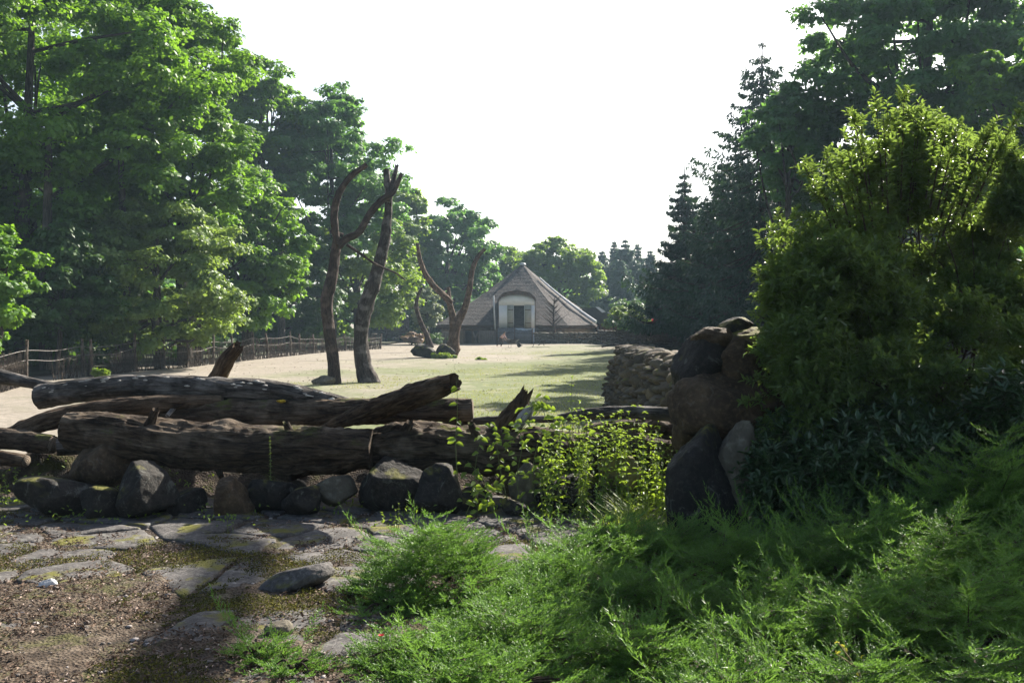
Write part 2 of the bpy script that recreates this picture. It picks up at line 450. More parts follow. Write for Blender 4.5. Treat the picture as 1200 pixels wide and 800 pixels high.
MAT['bark_log'] = m_bark('log_bark', (.05, .035, .024), (.12, .086, .058), (.21, .17, .125), moss=.35)
MAT['bark_log2'] = m_bark('brown_log_bark', (.055, .034, .02), (.135, .09, .055), (.20, .155, .11), moss=.15)
MAT['bark_grey'] = m_bark('weathered_log_wood', (.06, .054, .048), (.14, .125, .11), (.25, .23, .21), moss=.15, bump=.5)
MAT['bark_dead'] = m_bark('dead_trunk_wood', (.035, .024, .018), (.08, .055, .042), (.13, .095, .075), bump=.5)
MAT['bark_dead2'] = m_bark('silvery_dead_wood', (.035, .027, .023), (.09, .073, .063), (.22, .20, .185), bump=.5)
MAT['bark_fork'] = m_bark('ochre_dead_wood', (.07, .042, .026), (.155, .10, .065), (.23, .165, .115), bump=.5)
MAT['bark_tree'] = m_bark('tree_bark', (.04, .033, .027), (.09, .075, .06), (.13, .115, .095), scale=.5)
MAT['bark_twig'] = m_bark('twig_bark', (.07, .05, .035), (.14, .10, .07), scale=3)
MAT['post'] = m_bark('fence_post_wood', (.06, .046, .036), (.15, .12, .095), (.26, .22, .18), scale=1)
def m_cut(name, c):
    m, nt = M_new(name); b = NB(nt); v = b.attr('bk').outputs['Vector']
    ln = b.n('ShaderNodeVectorMath', operation='LENGTH'); b.l(b.mapping(v, (1, 1.15, 0)), ln.inputs[0])
    nz = b.noise(v, 14, 4, .6); d = b.math('ADD', b.math('MULTIPLY', ln.outputs['Value'], 330), b.math('MULTIPLY', nz, 9))
    rg = b.math('MULTIPLY_ADD', b.math('SINE', d), .5, .5); vo = b.voro(b.mapping(v, (9, 9, 1)), 1.4, 'DISTANCE_TO_EDGE'); ck = b.step(vo.outputs['Distance'], 0, .025)
    col = b.mix(rg, tuple(x * .55 for x in c), c); col = b.mix(ck, tuple(x * .2 for x in c), col); n2 = b.noise(v, 5, 6); col = b.mix(b.math('MULTIPLY', b.step(n2, .45, .65), .6), col, tuple(x * .45 for x in c))
    b.out(col, .9, b.bump(b.math('ADD', rg, ck), .6, .01), .2); return m
MAT['cut'] = m_cut('cut_wood', (.36, .26, .17)); MAT['cutgrey'] = m_cut('old_cut_wood', (.20, .16, .12))

# ------------------------------------------------------------------ ground
def bank_edge(x):           # y where the viewers' bank starts to drop to the paddock
    return 9.25 + .25 * np.sin(x * .9 + .4)
def gh(x, y):
    x = np.asarray(x, float); y = np.asarray(y, float)
    k = np.clip((y - bank_edge(x)) / 2.6, 0, 1); k = k * k * (3 - 2 * k)
    xr = np.clip(x - 1.2, 0, 12)
    fore = .85 + .10 * xr * np.exp(-((y - 6) / 5.0) ** 2) + .03 * np.clip(6.6 - y, 0, 4)
    fore = fore + .34 * np.exp(-((y - 9.05) / .33) ** 2) * np.clip((x + 7.0) * 2, 0, 1) * (1 + .25 * np.sin(x * 5.3))
    far = 0 * x
    # raised bank on the far right behind the low wall, and right of the stone wall
    xw = np.interp(y, [30, 50, 70, 85, 98.7, 130], [29, 24.2, 19.3, 13.6, 8.9, 12.5])
    kr = np.clip((x - xw - .1) / 1.2, 0, 1) * np.clip((y - 30) / 20, 0, 1)
    far = far + 1.0 * kr * kr * (3 - 2 * kr)
    kl = np.clip((x - 3.6) / 1.5, 0, 1) * np.clip(1 - (y - 12) / 14.0, 0, 1); far = np.maximum(far, .8 * kl)
    far = far + np.clip((y - 130) * .01, 0, 3)
    return fore * (1 - k) + far * k
def gh1(x, y): return float(gh(np.array([x]), np.array([y]))[0])
def axis(lo, f0, f1, hi, step, grow=1.12):
    a = list(np.arange(f0, f1, step)); s = step; v = a[-1]; r = []
    while v < hi: s *= grow; v += s; r.append(v)
    s = step; v = a[0]; l = []
    while v > lo: s *= grow; v -= s; l.append(v)
    return np.array(l[::-1] + a + r)
xs = axis(-420, -5.2, 5.6, 420, .028)
ya = np.arange(2.6, 10.4, .028)
yb = [ya[-1]]; s = .028
while yb[-1] < 620: s *= 1.06; yb.append(yb[-1] + min(s, 25))
yb = np.array(yb)
yneg = [2.6]; s = .05
while yneg[-1] > -60: s *= 1.3; yneg.append(yneg[-1] - s)
ya = np.concatenate([np.array(yneg[1:])[::-1], ya])
def sheet(name, xs, ys, mat, rough):
    X, Y = np.meshgrid(xs, ys); x, y = X.ravel(), Y.ravel()
    z = gh(x, y)
    p = np.c_[x, y, x * 0]
    z = z + .02 * fbm(p * .6, 3, 4)
    if rough:
        w = np.clip((10.3 - y) / 1.0, 0, 1)
        z = z + w * (.030 * fbm(p * 2.2, 4, 5) + .018 * fbm(p * 11, 3, 6) + .010 * np.abs(fbm(p * 32, 2, 8)))
    else:
        far_ = np.clip((y - 12) / 10, 0, 1)
        z = z + far_ * (.06 * fbm(p * .15, 3, 21) + .02 * fbm(p * 1.1, 3, 22))
    nx, ny = len(xs), len(ys)
    i = (np.arange(ny - 1)[:, None] * nx + np.arange(nx - 1)[None]).ravel()
    me = mk_mesh(name, np.c_[x, y, z], [np.stack([i, i + 1, i + nx + 1, i + nx], 1)], True)
    return put(name, me, mat=mat, kind='structure'), z
_g, _ = sheet('bank_ground', xs, ya, MAT['soil'], True)
_g, _ = sheet('paddock_ground', xs, yb, MAT['paddock'], False)
def soilz(x, y):
    x = np.asarray(x, float); y = np.asarray(y, float); p = np.c_[x, y, x * 0]
    w = np.clip((10.3 - y) / 1.0, 0, 1)
    return gh(x, y) + .02 * fbm(p * .6, 3, 4) + w * (.030 * fbm(p * 2.2, 4, 5) + .018 * fbm(p * 11, 3, 6) + .010 * np.abs(fbm(p * 32, 2, 8)))
# woodland floor sheets (left behind the fence, right on the bank)
def patch(name, poly, mat, dz=.01, n=60):
    poly = np.array(poly, float); x0, y0 = poly.min(0); x1, y1 = poly.max(0)
    X, Y = np.meshgrid(np.linspace(x0, x1, n), np.linspace(y0, y1, n)); x, y = X.ravel(), Y.ravel()
    ins = np.zeros(len(x), bool); m = len(poly)
    for i in range(m):
        a, c = poly[i], poly[(i + 1) % m]
        ins ^= ((a[1] > y) != (c[1] > y)) & (x < (c[0] - a[0]) * (y - a[1]) / (c[1] - a[1] + 1e-9) + a[0])
    ins = ins.reshape(n, n); f = ins[:-1, :-1] & ins[1:, :-1] & ins[:-1, 1:] & ins[1:, 1:]
    i = (np.arange(n - 1)[:, None] * n + np.arange(n - 1)[None]); i = i[f]
    p = np.c_[x, y, x * 0]; z = gh(x, y) + .13 + dz + .08 * fbm(p * .5, 3, 31)
    me = mk_mesh(name, np.c_[x, y, z], [np.stack([i, i + 1, i + n + 1, i + n], 1)], True)
    return put(name, me, mat=mat, kind='structure')
patch('woodland_floor', [(-23, 30), (-19.5, 43), (-16.5, 69), (-14, 84), (-12, 100), (-9, 140), (-150, 160), (-150, 20), (-40, 20)], MAT['woodfloor'], n=120)
patch('grass_bank', [(9.6, 99.5), (14.2, 85), (20, 70), (25, 50), (160, 40), (160, 160), (9, 160)], MAT['bankgrass'], n=110)

# ------------------------------------------------------------------ crazy paving
def clip_poly(poly, nx, ny, d):
    out = []
    for i in range(len(poly)):
        a, c = poly[i], poly[(i + 1) % len(poly)]
        da = a[0] * nx + a[1] * ny - d; dc = c[0] * nx + c[1] * ny - d
        if da <= 0: out.append(a)
        if (da < 0) != (dc < 0):
            t = da / (da - dc); out.append((a[0] + (c[0] - a[0]) * t, a[1] + (c[1] - a[1]) * t))
    return out
def paving():
    A = Acc(); rs = np.random.RandomState(3); seeds = []
    y = 3.2
    while y < 8.6:
        dy = .42 if y > 6.3 else .55
        x = -5.4 + rs.uniform(-.3, .3)
        while x < 4.0:
            seeds.append((x + rs.uniform(-.2, .2), y + rs.uniform(-.2, .2))); x += rs.uniform(.35, 1.1)
        y += dy
    for i, (sx_, sy_) in enumerate(seeds):
        poly = [(sx_ - .7, sy_ - .5), (sx_ + .7, sy_ - .5), (sx_ + .7, sy_ + .5), (sx_ - .7, sy_ + .5)]
        for j, (ox, oy) in enumerate(seeds):
            if i == j or abs(ox - sx_) > 1.5 or abs(oy - sy_) > 1.1: continue
            nx, ny = ox - sx_, oy - sy_; L = math.hypot(nx, ny); nx /= L; ny /= L
            poly = clip_poly(poly, nx, ny, (sx_ + ox) / 2 * nx + (sy_ + oy) / 2 * ny - .014)
            if len(poly) < 3: break
        if len(poly) < 3: continue
        # densify and roughen
        pts = []
        for a in range(len(poly)):
            p, q = np.array(poly[a]), np.array(poly[(a + 1) % len(poly)]); m = max(2, int(np.linalg.norm(q - p) / .035))
            for t in range(m): pts.append(p + (q - p) * t / m)
        pts = np.array(pts); c = pts.mean(0)
        # soften corners
        for _ in range(1): pts = (np.roll(pts, 1, 0) + pts * 2 + np.roll(pts, -1, 0)) / 4
        pts = pts + (c - pts) * (.01 + .07 * np.abs(fbm(np.c_[pts * 9, pts[:, :1] * 0 + i], 3, 41)))[:, None]
        band = sy_ > 6.75
        lift = (.016 if band else rs.uniform(-.022, .02)) + rs.uniform(-.006, .008)
        if not band and rs.rand() < .3: continue
        tx, ty = rs.uniform(-.02, .02, 2); base = gh1(*c) + .02 * float(fbm(np.array([[c[0] * .6, c[1] * .6, 0]]), 3, 4)[0])
        rings = []; k = len(pts)
        for s, dz in ((1.0, -.09), (1.0, -.012), (.985, 0), (.94, .006), (.7, .009), (.4, .009)):
            q = c + (pts - c) * s
            z = base + lift + dz + (q[:, 0] - c[0]) * tx + (q[:, 1] - c[1]) * ty + (.020 * fbm(np.c_[q * 5, q[:, :1] * 0 + i], 4, 43) if dz > -.05 else 0)
            rings.append(np.c_[q, z])
        z0 = rings[-1][:, 2].mean(); V = np.vstack(rings + [[[c[0], c[1], z0]]])
        Q = []
        for r in range(5):
            Q += [[r * k + j, r * k + (j + 1) % k, (r + 1) * k + (j + 1) % k, (r + 1) * k + j] for j in range(k)]
        T = [[5 * k + j, 5 * k + (j + 1) % k, 6 * k] for j in range(k)]
        A.add(V, quads=Q, tris=T, fr=None)
    me = A.mesh('stone_paving', True)
    put('stone_paving', me, mat=MAT['slab'], kind='structure')
paving()

# ------------------------------------------------------------------ rocks
_ico = {}
def ico(sub):
    if sub not in _ico:
        bm = bmesh.new(); bmesh.ops.create_icosphere(bm, subdivisions=sub, radius=1)
        v = np.array([x.co[:] for x in bm.verts]); f = np.array([[a.index for a in p.verts] for p in bm.faces]); bm.free(); _ico[sub] = (v, f)
    return _ico[sub]
def rock_arr(seed, sub=5, planes=14, rough=.06, soft=.84):
    rs = np.random.RandomState(seed); v, f = ico(sub)
    n = unit(rs.normal(size=(planes, 3))); d = rs.uniform(.66, .98, planes)
    q = v @ n.T; r = np.min(np.where(q > .05, d / np.maximum(q, .05), 9), axis=1); r = np.minimum(r, 1.25)
    r = soft * r + (1 - soft)
    p = v * r[:, None]
    disp = rough * fbm(p * 1.6 + seed, 3, seed) + rough * .7 * fbm(p * 5 + seed, 5, seed + 2, .6) + rough * .4 * np.abs(fbm(p * 16, 3, seed + 5))
    return p * (1 + disp)[:, None], f
def rock_mesh(name, c, size, rot=(0, 0, 0), seed=0, sub=5, rough=.07, planes=14):
    p, f = rock_arr(seed, sub, planes, rough)
    from mathutils import Euler
    R = np.array(Euler(rot).to_matrix()); p = (p * np.array(size)) @ R.T + np.array(c)
    return mk_mesh(name, p, [f], True)

# ------------------------------------------------------------------ boulders under and in front of the logs
def boulder(px, py, hw, hh, D, label, mat='rock', seed=0, rot=(0, 0, 0), depth=None, group='boulders under the logs', name='boulder', sub=5, rough=.08, planes=14):
    c = P(px, py, D); sx_, sz_ = hw * D / FPX, hh * D / FPX; dy = depth or (sx_ + sz_) / 2
    c.y += dy * .3
    me = rock_mesh(name, c, (sx_ * 1.08, dy, sz_ * 1.08), rot, seed, sub, rough, planes)
    return put(name, me, mat=MAT[mat], label=label, cat='boulder', group=group, loc=c)
BL = [
 (117, 546, 42, 30, 8.25, 'large rounded brown boulder propping up the left end of the big front log', 'rock_brown', 1),
 (66, 583, 40, 25, 7.75, 'wide blocky boulder at the front left, left of the small wedge stone', 'rock', 2),
 (117, 592, 22, 17, 7.65, 'small wedge-shaped stone between two larger boulders at the front left', 'rock', 3),
 (172, 578, 32, 31, 7.75, 'pointed boulder with a sunlit white streak down its right side', 'rock', 4),
 (213, 592, 24, 17, 7.9, 'low dark stone with weeds over it, right of the streaked boulder', 'rock', 5),
 (271, 588, 26, 23, 7.85, 'square dark boulder under the middle of the front log', 'rock_brown', 6),
 (318, 581, 25, 22, 8.0, 'dark hump-shaped boulder right of the square boulder', 'rock', 7),
 (352, 590, 24, 19, 7.8, 'low broad boulder in front, right of the hump-shaped boulder', 'rock', 8),
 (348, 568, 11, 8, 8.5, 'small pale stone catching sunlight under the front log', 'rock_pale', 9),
 (397, 573, 21, 17, 8.1, 'small tan boulder with a sunlit right face beside the big square block', 'rock_pale', 10),
 (455, 573, 42, 32, 8.05, 'biggest squared grey boulder under the join of the two front logs', 'rock', 11),
 (514, 581, 27, 29, 7.9, 'upright boulder with a mossy sunlit top right of the biggest squared boulder', 'rock', 12),
 (556, 588, 20, 20, 8.0, 'dark boulder half hidden by the leafy climbers', 'rock', 13),
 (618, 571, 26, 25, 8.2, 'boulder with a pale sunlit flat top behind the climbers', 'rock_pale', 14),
 (603, 597, 16, 12, 7.8, 'small dark stone in front of the pale topped boulder', 'rock', 15),
 (668, 586, 34, 29, 8.0, 'broad dark boulder below the nettles', 'rock', 16),
 (727, 556, 24, 20, 8.1, 'yellow mossy boulder among the nettles beside the boulder pillar', 'rock_moss', 17),
]
MAT['rock_moss'] = m_rock('mossy_boulder_stone', [(.09, .07, .04), (.17, .14, .07), (.24, .21, .11)], 1, .2, 1.0, .6)
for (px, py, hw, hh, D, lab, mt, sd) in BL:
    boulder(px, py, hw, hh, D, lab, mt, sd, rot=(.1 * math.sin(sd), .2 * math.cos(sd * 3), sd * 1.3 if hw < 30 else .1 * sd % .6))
# small loose stones on the soil
def ground_stone(px, py, hw, hh, lab, mt, sd, rot=(0, 0, 0), dep=None, name='loose_stone'):
    g = G(px, py + hh * .6, .87); z = float(soilz([g.x], [g.y])[0]); D = g.y
    sx_, sz_ = hw * D / FPX, hh * D / FPX
    c = Vector((g.x, g.y + .02, z + sz_ * .55))
    me = rock_mesh(name, c, (sx_, dep or sx_ * .7, sz_), rot, sd, 5, .07, 12)
    put(name, me, mat=MAT[mt], label=lab, cat='stone', group='loose stones on the soil', loc=c)
ground_stone(345, 682, 40, 13, 'long dark grey stone lying tilted on the mossy soil', 'slab', 31, (.1, -.32, .25), .12)
ground_stone(325, 746, 15, 12, 'small tan square stone beside the small juniper tuft', 'rock_pale', 32, (0, .2, .5))
MAT['rock_white'] = m_rock('white_stone', [(.35, .34, .33), (.5, .49, .48), (.62, .61, .6)], 1, .0, 0, .4)
ground_stone(52, 686, 11, 6, 'small white stone on the soil below the paving', 'rock_white', 33)

# ------------------------------------------------------------------ pillar of boulders on the right
PB = [
 (826, 583, 40, 56, 7.25, 'big dark rounded boulder at the foot of the boulder pillar', 'rock', 151, .36, (0, 0, .5)),
 (866, 550, 24, 42, 7.25, 'pale smooth upright stone in the lower right of the boulder pillar', 'rock_pale', 52, .2, (0, .25, 0)),
 (862, 488, 52, 47, 7.75, 'wide brown boulder in the middle of the boulder pillar', 'rock_brown', 53, .38, (0, .1, .3)),
 (817, 503, 21, 38, 7.7, 'narrow upright boulder on the left side of the boulder pillar', 'rock_brown', 54, .25, (0, .05, .2)),
 (826, 432, 24, 40, 7.9, 'tall leaning boulder with a sunlit crest at the upper left of the boulder pillar', 'rock', 55, .25, (0, .38, .1)),
 (872, 428, 34, 36, 7.9, 'brown boulder at the upper right of the boulder pillar', 'rock_brown', 56, .3, (0, -.1, .4)),
 (836, 397, 18, 12, 7.85, 'small flat capstone on the leaning boulder of the pillar', 'rock_brown', 57, .16, (0, .1, .2)),
 (863, 389, 15, 11, 7.9, 'small dark capstone at the very top of the boulder pillar', 'rock', 58, .14, (0, -.2, .2)),
 (884, 397, 24, 10, 7.8, 'mossy flat capstone under the shrub leaves on the pillar', 'rock_moss', 59, .2, (0, .1, 0)),
]
for (px, py, hw, hh, D, lab, mt, sd, dp_, rt) in PB:
    boulder(px, py, hw * 1.2, hh * 1.14, D, lab, mt, sd, rot=rt, depth=dp_, group='boulders of the stacked pillar', rough=.10, planes=9)

# ------------------------------------------------------------------ dry stone wall
def dry_wall():
    rs = np.random.RandomState(5); t = thing('dry_stone_wall', 'rough dry stone wall of brown field stones running back into the paddock', 'wall', (3.2, 20, 0))
    A = Acc(); v, f = ico(3); H = 1.66
    def face(x_of, y0, y1, top):
        z = .0
        while z < top:
            h = rs.uniform(.12, .20); y = y0 + rs.uniform(0, .2)
            while y < y1:
                w = rs.uniform(.12, .5)
                p, ff = rock_arr(rs.randint(9999), 3, 9, .10, .97); p = p * 1.02
                c = np.array([x_of(z) + rs.uniform(-.08, .08), y + w / 2, z + h / 2 + rs.uniform(-.04, .04)])
                hh_ = h * rs.uniform(.45, .95); w_ = w; tl = rs.uniform(-.35, .35); p = p @ np.array([[1, 0, 0], [0, math.cos(tl), math.sin(tl)], [0, -math.sin(tl), math.cos(tl)]])
                ang = rs.uniform(-.3, .3); R = np.array([[math.cos(ang), -math.sin(ang), 0], [math.sin(ang), math.cos(ang), 0], [0, 0, 1]])
                if c[2] < top - .05 + .16 * math.sin(y * 1.7) + .1 * math.sin(y * 4.1): A.add((p * [.24, w * .49, hh_ * .85]) @ R.T + c, tris=ff, fr=np.full(len(ff), rs.rand()))
                y += w
            z += h
    face(lambda z: 2.85 + z * .2, 9.6, 27.3, H)
    face(lambda z: 4.05 - z * .2, 14, 27.3, H)
    # far end and core
    z = 0
    while z < H:
        h = rs.uniform(.14, .24); x = 2.9 + z * .22
        while x < 4.0 - z * .2:
            w = rs.uniform(.18, .36); p, ff = rock_arr(rs.randint(9999), 3, 10, .1); A.add(p * [w * .6, .22, h * .6] + [x + w / 2, 27.4, z + h / 2], tris=ff, fr=np.full(len(ff), rs.rand())); x += w
        z += h
    put('stones', A.mesh('stones', True), t, MAT['wallstone'])
    C = Acc(); y = 9.7
    while y < 27.4:
        w = rs.uniform(.25, .5)
        for s in (0, 1):
            p, ff = rock_arr(rs.randint(9999), 3, 9, .12); C.add(p * [.24, w * .6, rs.uniform(.08, .15)] + [3.28 + s * .36 + rs.uniform(-.05, .05), y, H + rs.uniform(-.06, .07)], tris=ff, fr=np.full(len(ff), rs.rand()))
        y += w * .9
    put('capstones', C.mesh('capstones', True), t, MAT['wallstone'])
    K = Acc(); K.box(3.1, 3.8, 9.8, 27.2, 0, H - .1); put('rubble_core', K.mesh('rubble_core'), t, m_plain('wall_core_soil', (.03, .024, .018), .95, .3, 4))
dry_wall()

# ------------------------------------------------------------------ logs
def LP(pts, D0, D1=None):
    n = len(pts); D1 = D0 if D1 is None else D1
    return [P(x, y, D0 + (D1 - D0) * i / max(1, n - 1))[:] for i, (x, y) in enumerate(pts)]
def log(label, pts, D0, D1, rpx, mat, seed, amp=.12, ridge=.05, jag=0.0, n=150, k=64, caps='both', capmat='cutgrey', name='fallen_log', knots=5, cat='log', group='logs of the log pile', extra=None):
    W = LP(pts, D0, D1); loc = Vector(np.mean(W, axis=0)); Dm = (D0 + (D1 or D0)) / 2
    R = [r * .93 * Dm / FPX for r in rpx]
    A = Acc(); c, r, T = tube(A, W, R, n, k, amp * 1.25, 5.0, seed, True, .3, ridge * 1.7, jag, knots=knots)
    t = thing(name, label, cat, loc, group)
    if extra: extra(A)
    put('bark', A.mesh('bark', True), t, MAT[mat])
    if caps in ('both', 'start'): put('cut_end', endcap(c, r, T, 0, seed=seed).mesh('cut_end', True), t, MAT[capmat])
    if caps in ('both', 'end') and not jag: put('cut_end', endcap(c, r, T, 1, seed=seed + 1).mesh('cut_end', True), t, MAT[capmat])
    return t, c, r, T
def stubs(px_list, D, mat):
    def f(A):
        for i, (x, y, dx, dy, r) in enumerate(px_list):
            tube(A, [P(x, y, D)[:], P(x + dx * .6, y + dy * .5, D - .06)[:], P(x + dx, y + dy, D - .1)[:]], [r * D / FPX, r * .8 * D / FPX, r * .6 * D / FPX], 16, 14, .3, 8, 300 + i, True, .3, .2, .03)
    return f
# top log with bracket fungi
tA, cA, rA, TA = log('long arching log on top of the pile dotted with pale bracket fungi', [(46, 465), (90, 458), (150, 453), (230, 455), (310, 459), (370, 467), (425, 477)], 9.5, 9.2, [14.5, 14, 14, 15, 15, 11, 6], 'bark_grey', 101, amp=.10)
def fungi(t, c, r, T, n, seed):
    rs = np.random.RandomState(seed); base = None
    MAT['fungus'] = m_plain('bracket_fungus', (.50, .46, .40), .8, .25, 30)
    for i in range(n):
        k = int(rs.uniform(.03, .93) * (len(c) - 1)); a = rs.uniform(.15, 1.25); ta = T[k]
        s = np.cross(ta, [0, 0, 1.]); s /= np.linalg.norm(s)
        if s[1] > 0: s = -s
        nrm = s * math.cos(a) + np.array([0, 0, 1.]) * math.sin(a)
        p = c[k] + nrm * r[k] * .97; L = rs.uniform(.018, .042); w = L * rs.uniform(.8, 1.5)
        th = np.linspace(-math.pi / 2, math.pi / 2, 9); flat = unit(np.array([0, 0, 1.]) * .15 + 0 * nrm)
        out = s; 
        rim = p + out * np.cos(th)[:, None] * L * .8 + ta * np.sin(th)[:, None] * w
        V = np.vstack([rim, rim * 1 + np.array([0, 0, .007]), [p + [0, 0, .014]], [p - [0, 0, .006]]])
        A = Acc(); Q = [[j, j + 1, 10 + j, 9 + j] for j in range(8)]; Tt = [[9 + j, 10 + j, 18] for j in range(8)] + [[j + 1, j, 19] for j in range(8)]
        A.add(V, quads=Q, tris=Tt); put('bracket_fungus', A.mesh('bracket_fungus', True), t, MAT['fungus'])
fungi(tA, cA, rA, TA, 44, 3)
A_ = Acc(); p_, f_ = rock_arr(77, 3, 12, .12); A_.add(p_ * [.042, .03, .016] + np.array(P(329, 470, 9.1)), tris=f_)
put('sulphur_fungus', A_.mesh('sulphur_fungus', True), tA, m_plain('sulphur_fungus', (.42, .29, .02), .8, .4, 40), label='bright yellow fungus clump')
log('thin pale pole lying at the upper left, tapering towards the pile', [(-60, 428), (-5, 440), (40, 449), (80, 455)], 10.3, 9.9, [11, 9, 6, 4], 'bark_grey', 102, n=50, k=20, caps='both')
log('short broken stub poking up behind the top log', [(250, 452), (258, 436), (266, 422), (277, 409)], 9.9, 9.7, [9, 10, 10, 8], 'bark_log2', 103, amp=.25, jag=.09, n=40, k=26, caps='none', knots=3)
log('big mossy front log at the left with a sawn left end', [(78, 503), (130, 507), (200, 519), (290, 527), (370, 526), (436, 524)], 8.35, 8.3, [21, 24, 27, 27, 26, 22], 'bark_log', 104, amp=.16, knots=14, ridge=.08, caps='start', extra=stubs([(170, 505, 12, -24, 6), (345, 515, -10, -20, 5), (250, 540, 9, 18, 5)], 8.3, 'bark_log'))
log('big dark front log at the right running under the climbers', [(414, 526), (470, 524), (540, 526), (620, 530), (700, 533), (800, 538)], 8.45, 8.7, [19, 28, 27, 25, 26, 22], 'bark_log', 105, amp=.20, knots=16, ridge=.09, caps='end', extra=stubs([(470, 510, 10, -14, 7), (560, 512, -8, -16, 5)], 8.45, 'bark_log'))
log('thick dark squared log behind the front logs with a flat right end', [(150, 488), (250, 485), (350, 484), (450, 482), (553, 480)], 9.25, 9.1, [12, 16, 16, 15, 13], 'bark_log', 106, amp=.13, knots=8, ridge=.08)
log('slim log between the top log and the front log at the left', [(12, 508), (60, 492), (120, 480), (200, 472), (260, 470)], 8.95, 9.2, [8, 12, 12, 10, 7], 'bark_log2', 107, amp=.14)
log('slanting log raised over the pile with a splintered upper end', [(376, 503), (405, 492), (440, 479), (480, 465), (514, 454), (531, 448)], 8.75, 8.0, [4, 9, 13.5, 14, 12, 9.5], 'bark_log2', 108, amp=.16, ridge=.10, jag=.10, caps='none', n=110, k=54, knots=4)
log('low log end at the far left edge under the slim log', [(-70, 505), (-20, 511), (25, 516), (62, 521)], 9.0, 8.7, [13, 13, 13, 11], 'bark_log', 109, n=50)
log('lowest reddish log at the far left edge', [(-70, 532), (-20, 534), (30, 540)], 8.6, 8.4, [10, 10, 8], 'bark_log2', 110, n=40)
log('short sawn log piece with a sunlit top at the left', [(66, 524), (90, 521), (135, 519)], 8.75, 8.9, [11, 12, 12], 'bark_grey', 111, n=30, capmat='cut')
log('long grey log lying towards the boulder pillar on the right', [(655, 490), (700, 484), (745, 483), (812, 487)], 9.2, 8.6, [5, 8, 8, 9], 'bark_grey', 112, amp=.16)
log('dark heavy log below the grey log on the right', [(690, 512), (745, 508), (830, 510)], 9.3, 8.9, [17, 18, 18], 'bark_log', 113)
log('thin pale branch behind the right front log', [(520, 497), (580, 492), (650, 491)], 9.2, 9.2, [5, 5, 4], 'bark_grey', 114, n=40, k=16)
log('jagged broken stump standing up out of the climbers', [(590, 505), (600, 491), (609, 477), (616, 462)], 8.6, 8.5, [14, 14, 12, 7], 'bark_log2', 115, amp=.3, ridge=.15, jag=.13, caps='none', n=50, k=40, name='broken_stump', cat='stump', group=None)
MAT['bark_silver'] = m_bark('bleached_highlight_wood', (.25, .23, .21), (.42, .40, .37), (.6, .58, .55), bump=.4)  # pale wood of the stick, also the painted highlight by the stump
log('added white stub painting the highlight on the broken stump', [(604, 502), (612, 491), (621, 478)], 8.2, 8.25, [4, 8, 6], 'bark_silver', 116, amp=.2, jag=.04, caps='none', n=24, k=16, name='stump_highlight', cat='wood', group=None)  # added pale piece stands in for the white highlight on the stump
log('short prop stick under the top log at the left', [(201, 463), (206, 474), (196, 487)], 9.3, 9.0, [3, 3, 2.5], 'bark_silver', 117, n=20, k=10, caps='none', name='stick', cat='stick', group=None)

# ------------------------------------------------------------------ dead standing trees in the paddock
def dead_tree(label, base_px, D, limbs, mat, seed, name='dead_tree'):
    b = G(*base_px); b = P(base_px[0], base_px[1], D); t = thing(name, label, 'dead tree', (b.x, b.y, gh1(b.x, b.y)), 'dead trees standing in the paddock')
    for i, (kind, pts, rp, jag, dz) in enumerate(limbs):
        W = LP(pts, D, D + dz); R = [r * D / FPX for r in rp]
        A = Acc(); tube(A, W, R, 90 if kind == 'trunk' else 56, 28, .2, 2.4, seed + i, True, .3, .09, jag, knots=12 if kind == 'trunk' else 6)
        put(kind, A.mesh(kind, True), t, MAT[mat])
    return t
c2 = lambda L, s=2.857, ox=340, oy=180: [(ox + a / s, oy + b / s) for a, b in L]
dead_tree('reddish brown dead trunk forking into two curved limbs, left one of the tall pair', (391, 450), 36.7, [
 ('trunk', c2([(148, 775), (146, 700), (128, 570), (122, 490), (140, 410), (150, 340), (158, 285)]), [8, 6.8, 6.6, 6.6, 6, 5.4, 5], 0, .2),
 ('limb', c2([(158, 300), (150, 250), (148, 190), (168, 125), (205, 75), (252, 40)]), [4.2, 4, 3.8, 3.7, 3.4, 2.8], .12, -.6),
 ('limb', c2([(160, 310), (188, 285), (230, 262), (270, 198), (310, 155), (345, 128), (372, 70)]), [4.4, 4.4, 4, 3.8, 4, 3.2, 2.2], .15, .6),
 ('branch', c2([(138, 252), (158, 266), (176, 274)]), [1.2, 2.2, 2.6], .03, .1),
 ('branch', c2([(190, 305), (235, 335), (290, 372), (350, 398), (386, 424)]), [1.7, 1.5, 1.3, 1.1, .7], 0, .8)], 'bark_dead', 201)
dead_tree('silvery leaning dead trunk split at its tip, right one of the tall pair', (432, 448), 37.5, [
 ('trunk', c2([(268, 775), (248, 715), (238, 620), (250, 520), (280, 430), (308, 330), (325, 230), (330, 150), (322, 58)]), [12.5, 9.2, 8, 8.6, 8, 6.2, 4.8, 4, 3.4], .15, .5),
 ('limb', c2([(330, 160), (342, 105), (357, 42)]), [3.2, 3, 2.2], .15, .3)], 'bark_dead2', 211)
c4 = lambda L: [(460 + a / 4, 280 + b / 4) for a, b in L]
dead_tree('ochre dead tree forking into two long bare limbs behind the rocks', (530, 415), 66, [
 ('trunk', c4([(277, 545), (284, 490), (288, 430), (282, 370), (268, 300), (262, 228)]), [7.2, 6.5, 5.2, 4.2, 3.2, 1.6], .1, .3),
 ('limb', c4([(272, 300), (245, 268), (190, 215), (152, 160), (128, 95), (116, 22)]), [3.6, 3.6, 3.2, 2.8, 2.4, 1.7], .1, -1.0),
 ('limb', c4([(290, 470), (305, 395), (340, 320), (360, 240), (372, 150), (398, 85), (432, 48)]), [4.6, 4.6, 4, 3.2, 2.9, 2.5, 1.8], .1, 1.0)], 'bark_fork', 221)
